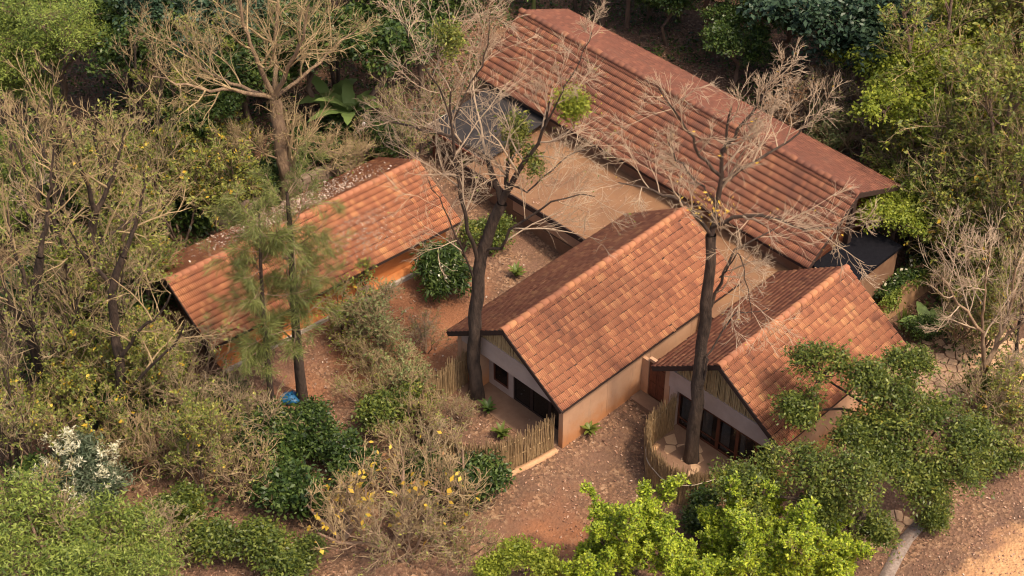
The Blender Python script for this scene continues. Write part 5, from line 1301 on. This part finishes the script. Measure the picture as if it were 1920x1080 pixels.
strip('gravel_path', qx, qy, .5, -.2, .03, M['metal'] if False else simple('gravel', (0.30, 0.24, 0.20), (0.13, 0.095, 0.075), scale=11, bstr=.8), kind='structure')

# ------------------------------------------------------------------ walls, boxes, small things
o = thing('creeper_wall', 'earth-coloured retaining wall overgrown with dark creeper beside the annexe', 'wall', (MO[0], MO[1], 0), MO[2])
MB().quadbox([(7.05, 15.9, -.8), (7.35, 15.9, -.8), (7.55, 21.4, -.8), (7.25, 21.4, -.8), (6.9, 15.9, .95), (7.15, 15.9, .95), (7.35, 21.4, 1.2), (7.1, 21.4, 1.2)]).build('wall', M['earth_wall'], o)
g = RG(331); n = 9000
b_ = 15.8 + 5.4 * g.random(n); d = np.abs(g.normal(size=n)) * .45
cpos = np.stack([7.12 - d + .16 * g.random(n) + (b_ - 16) * .04, b_, 1.12 - d * .55 + g.normal(size=n) * .12 + .15 * np.sin(b_ * 2.3)], 1)
link('creeper', mesh_np('creeper', *leaf_quads(cpos, g, .12, .7, up=.6), M['leaf_dark'], False), o)
n = 1500; b_ = np.concatenate([16.2 + .35 * g.normal(size=n // 2), 19.0 + .8 * g.normal(size=n // 2)]); drop = np.abs(g.normal(size=n)) * .45
link('creeper', mesh_np('creeper', *leaf_quads(np.stack([7.22 + drop * .12 + (b_ - 16) * .04 + .1 * g.random(n), b_, 1.1 - drop], 1), g, .12, .7, up=.3), M['leaf_feather'], False), o)
n = 26
link('blossoms', mesh_np('blossoms', *leaf_quads(np.stack([6.7 + .4 * g.random(n), 15.9 + 4.5 * g.random(n), np.full(n, 1.3)], 1), g, .15, .9, up=.8), M['leaf_white'], False), o)
LO = (-14.031, 53.083, -.88009)
o = thing('compound_wall', 'old stone wall strewn with leaves behind the left house', 'wall', (LO[0], LO[1], 0), LO[2])
g = RG(332)
for r in range(3):
    y = 5.0 + .2 * (r % 2)
    while y < 14.2:
        l = .35 + .3 * g.random(); z = .45 + r * .3; j = g.normal(size=4) * .02
        MB().quadbox([(-5.25 + j[0], y, z), (-4.85 + j[1], y, z), (-4.85 + j[1], y + l - .02, z), (-5.25 + j[0], y + l - .02, z), (-5.23 + j[0], y + .02, z + .29 + j[2]), (-4.87 + j[1], y + .02, z + .29 + j[2]), (-4.87 + j[1], y + l - .04, z + .29 + j[3]), (-5.23 + j[0], y + l - .04, z + .29 + j[3])]).build('stone', M['rubble'], o)
        y += l
o = thing('masonry_box', 'small weathered masonry box with two slab covers behind the left house', 'box', (-6.18,65.74,0.73), -.65)
MB().box(-.62, .62, -.42, .42, -.1, .62).build('body', M['brown_wall'], o)
MB().quadbox([(-.72, -.5, .63), (-.04, -.5, .72), (-.04, .5, .72), (-.72, .5, .63), (-.72, -.5, .70), (-.04, -.5, .79), (-.04, .5, .79), (-.72, .5, .70)]).build('cover_slab', M['concrete'], o)
MB().quadbox([(.02, -.5, .80), (.72, -.5, .62), (.72, .5, .62), (.02, .5, .80), (.02, -.5, .87), (.72, -.5, .69), (.72, .5, .69), (.02, .5, .87)]).build('cover_slab', M['rubble'], o)
o = thing('garden_lamp', 'slim garden lamp post with white head behind the left house', 'lamp', (-6.94,65.39,0.74))
link('post', mesh_np('post', *tubes(np.array([[(0, 0, 0), (0, 0, 1.0), (.02, 0, 2.0)]]), np.full((1, 3), .03), 7), M['reed'], True), o)
link('lamp_head', mesh_np('lamp_head', *tubes(np.array([[(.02, 0, 2.0), (.05, 0, 2.06), (.08, 0, 2.14), (.08, 0, 2.2)]]), np.array([[.03, .08, .08, .02]]), 9), M['white'], True), o)
for lab, loc in (('black iron fence post left of the left house roof', (-13.81,59.88,0.76)), ('black iron fence post behind the ridge of the left house', (-12.21,61.49,0.76)), ('black iron fence post at the wall behind the left house', (-8.99,64.62,0.76))):
    o = thing('fence_post', lab, 'post', loc, 0, 'black iron fence posts')
    MB().box(-.03, .03, -.03, .03, 0, 1.35).build('shaft', M['black_sheet'], o); MB().box(-.12, .12, -.12, .12, 0, .05).build('foot', M['black_sheet'], o)
    MB().box(-.04, .04, -.04, .04, 1.35, 1.39).build('cap', M['black_sheet'], o)
p0, p1 = np.array((-12.56,50.64,0.61)), np.array((-11.79,49.7,0.53))
tag(link('fallen_pole', mesh_np('fallen_pole', *tubes(np.array([[p0 + (0, 0, .3), (p0 + p1) / 2 + (0, 0, .22), p1 + (0, 0, .1)]]), np.full((1, 3), .045), 8), M['metal'], True)), 'grey metal pole lying on the litter before the left house', 'pole')
# blue bag: slumped sack with a tied neck
g = RG(341); V = []; F = []; nr, ns = 9, 14
for r in range(nr):
    t = r / (nr - 1); rad = .34 * (math.sin(math.pi * (.18 + .78 * t)) ** .8) * (1 if t < .8 else .6)
    for s in range(ns):
        a = s / ns * 6.283; k = 1 + .13 * math.sin(3 * a + r) + .07 * g.normal(); V.append((math.cos(a) * rad * k * 1.25, math.sin(a) * rad * k, .42 * t))
for r in range(nr - 1):
    for s in range(ns): F.append([r * ns + s, r * ns + (s + 1) % ns, (r + 1) * ns + (s + 1) % ns, (r + 1) * ns + s])
o = thing('plastic_bag', 'slumped blue plastic bag at the foot of the thick casuarina', 'bag', (-8.95,49.71,0.31))
link('sack', mesh_np('sack', V, F, M['blue'], True), o)
link('neck', mesh_np('neck', *tubes(np.array([[(0, 0, .40), (.05, .02, .46), (.12, .02, .48)]]), np.array([[.1, .05, .09]]), 7), M['blue'], True), o)
# plank bench by the left house
o = thing('plank_bench', 'low bench of orange planks before the wall of the left house', 'bench', (-5.97,55.87,0.56), -.55)
for i in range(3): MB().box(-.1, .75, -.3 + i * .2, -.12 + i * .2, .30, .34).build('plank', M['plaster_orange'], o)
for x in (-.05, .6): MB().box(x, x + .1, -.28, .28, -.05, .295).build('leg', M['dark_wood'], o)
MB().box(-.6, -.15, -.25, .25, -.05, .22).build('block', M['rubble'], o)
# stored goods under the open gable
o = thing('stored_goods', 'dark heap of stored goods under the open gable of the left house', 'heap', (LO[0], LO[1], 0), LO[2])
g = RG(351)
for i in range(9):
    x, y, z = -1.6 + 3.2 * g.random(), .9 + 1.6 * g.random(), .55
    MB().box(x, x + .35 + .3 * g.random(), y, y + .35, z, z + .25 + .5 * g.random()).build('crate', M['black_sheet'] if i % 3 else M['rubble'], o, bev=.03)
for i in range(5):
    a = np.array([-1.8 + 3.4 * g.random(), .5 + g.random(), .62]); d = np.array([g.normal() * .5, .7, .35 * g.random()])
    link('pipe', mesh_np('pipe', *tubes(np.array([[a, a + d * .5, a + d]]), np.full((1, 3), .03), 6), M['metal'], True), o)
# cut logs and blocks at the lower left
for lab, loc, rz in (('short log lying on the litter at the bottom left of centre', (-9.91,42.76,0.0), .2), ('short log next to the longer one on the litter', (-8.99,42.65,0.0), .5), ('grey block standing at the bottom below the yellow-leaved shrub', (-7.43,41.27,0.0), 1.2)):
    P = np.array([[(-.45, 0, .12), (-.2, .01, .13), (.2, .02, .12), (.45, 0, .12)]]); o = thing('log', lab, 'log', loc, rz)
    link('bark', mesh_np('bark', *tubes(P, np.array([[.12, .13, .125, .12]]), 10), M['bark_mid'], True), o)
    a = np.arange(10) / 10 * 6.283
    for x in (-.45, .45):
        mb = MB(); mb.v = [(x, .118 * math.cos(t), .12 + .118 * math.sin(t)) for t in a]; mb.f = [list(range(10))]; mb.build('cut_end', M['concrete'], o)

# ------------------------------------------------------------------ loose leaves and ground cover (nobody could count these)
def lump(x, y, s, ph):
    return .5 + .25 * (np.sin(x * s + ph) * np.cos(y * s * 1.1 + ph * 2) + np.sin((x + y) * s * .63 + ph * 3) * np.cos((x - y) * s * .8 - ph))
g = RG(361); n = 120000
x = -30 + 60 * g.random(n); y = 38 + 48 * g.random(n)
a = (x - MO[0]) * math.cos(MO[2]) + (y - MO[1]) * math.sin(MO[2]); b = -(x - MO[0]) * math.sin(MO[2]) + (y - MO[1]) * math.cos(MO[2])
dens = .35 + .65 * lump(x, y, .7, 1.0)
dens = np.where((a < -3) & (a > -11) & (b > -3) & (b < 9), .10, dens)
ok = (g.random(n) < dens) & ~((np.abs(a) < 3) & (b > -.4) & (b < 11)) & ~((a > 4.3) & (a < 10.3) & (b > 3.6) & (b < 12))
x, y = x[ok], y[ok]
link('leaf_litter', mesh_np('leaf_litter', *leaf_quads(np.stack([x, y, terrain(x, y) + .02 + .03 * g.random(len(x))], 1), g, .095, .6, up=.85, droop=0), M['litter'], False), kind='stuff')
def roof_scatter(n, amin, amax, bfun, w, he, hr, org, size, mat, name):
    aa = amin + (amax - amin) * g.random(n); bb = bfun(n)
    zz = hr - (hr - he) * np.abs(aa) / w + .075
    c, s = math.cos(org[2]), math.sin(org[2])
    P = np.stack([org[0] + aa * c - bb * s, org[1] + aa * s + bb * c, zz], 1)
    link(name, mesh_np(name, *leaf_quads(P, g, size, .6, up=.8, droop=0), mat, False), kind='stuff')
mlit = bpy.data.materials.new('pale_litter'); mlit.use_nodes = True; nt = mlit.node_tree
nt.links.new(ramp(nt, nt.nodes.new('ShaderNodeNewGeometry').outputs['Random Per Island'], [(0, (.12, .07, .045)), (.5, (.25, .165, .115)), (1, (.46, .36, .28))]), nt.nodes['Principled BSDF'].inputs['Base Color'])
roof_scatter(3400, -2.9, -.5, lambda n: 7.2 + 2.0 * g.normal(size=n), 3.032, 2.218, 3.814, LO, .10, mlit, 'leaf_litter')
roof_scatter(800, 1.0, 2.5, lambda n: 8.5 + .95 * g.normal(size=n), 3.032, 2.218, 3.814, LO, .085, mlit, 'leaf_litter')
fn = 420; fa = -10.6 + 7.4 * g.random(fn); fb = 8.6 + 4.2 * g.random(fn) ** 1.5; fc, fs = math.cos(MO[2]), math.sin(MO[2])
link('leaf_litter', mesh_np('leaf_litter', *leaf_quads(np.stack([MO[0] + fa * fc - fb * fs, MO[1] + fa * fs + fb * fc, np.full(fn, 2.315)], 1), g, .09, .6, up=.9, droop=0), M['litter'], False), kind='stuff')
n = 500; x = -9 + 10 * g.random(n); y = 48 + 14 * g.random(n)
link('pebbles', mesh_np('pebbles', *leaf_quads(np.stack([x, y, terrain(x, y) + .03], 1), g, .10, .8, up=.8, droop=0), mlit, False), kind='stuff')
# low leafy undergrowth of the woodland
n = 145000; x = -31 + 62 * g.random(n); y = 38 + 50 * g.random(n)
a = (x - MO[0]) * math.cos(MO[2]) + (y - MO[1]) * math.sin(MO[2]); b = -(x - MO[0]) * math.sin(MO[2]) + (y - MO[1]) * math.cos(MO[2])
la = (x - LO[0]) * math.cos(LO[2]) + (y - LO[1]) * math.sin(LO[2]); lb = -(x - LO[0]) * math.sin(LO[2]) + (y - LO[1]) * math.cos(LO[2])
wood = ((la < -3.3) | (lb < -1.2)) & (a < -3.6) | (b > 20) | ((a > 7.8) & (b > 16))
lp = lump(x, y, .9, 2.0); ok = wood & (g.random(n) < np.clip((lp - .22) * 3, 0.06, 1))
x, y, lp = x[ok], y[ok], lp[ok]
link('undergrowth', mesh_np('undergrowth', *leaf_quads(np.stack([x, y, terrain(x, y) + .05 + .55 * lp * g.random(len(x))], 1), g, .19, .5, up=.5, droop=.1), M['leaf_dark'], False), kind='stuff')
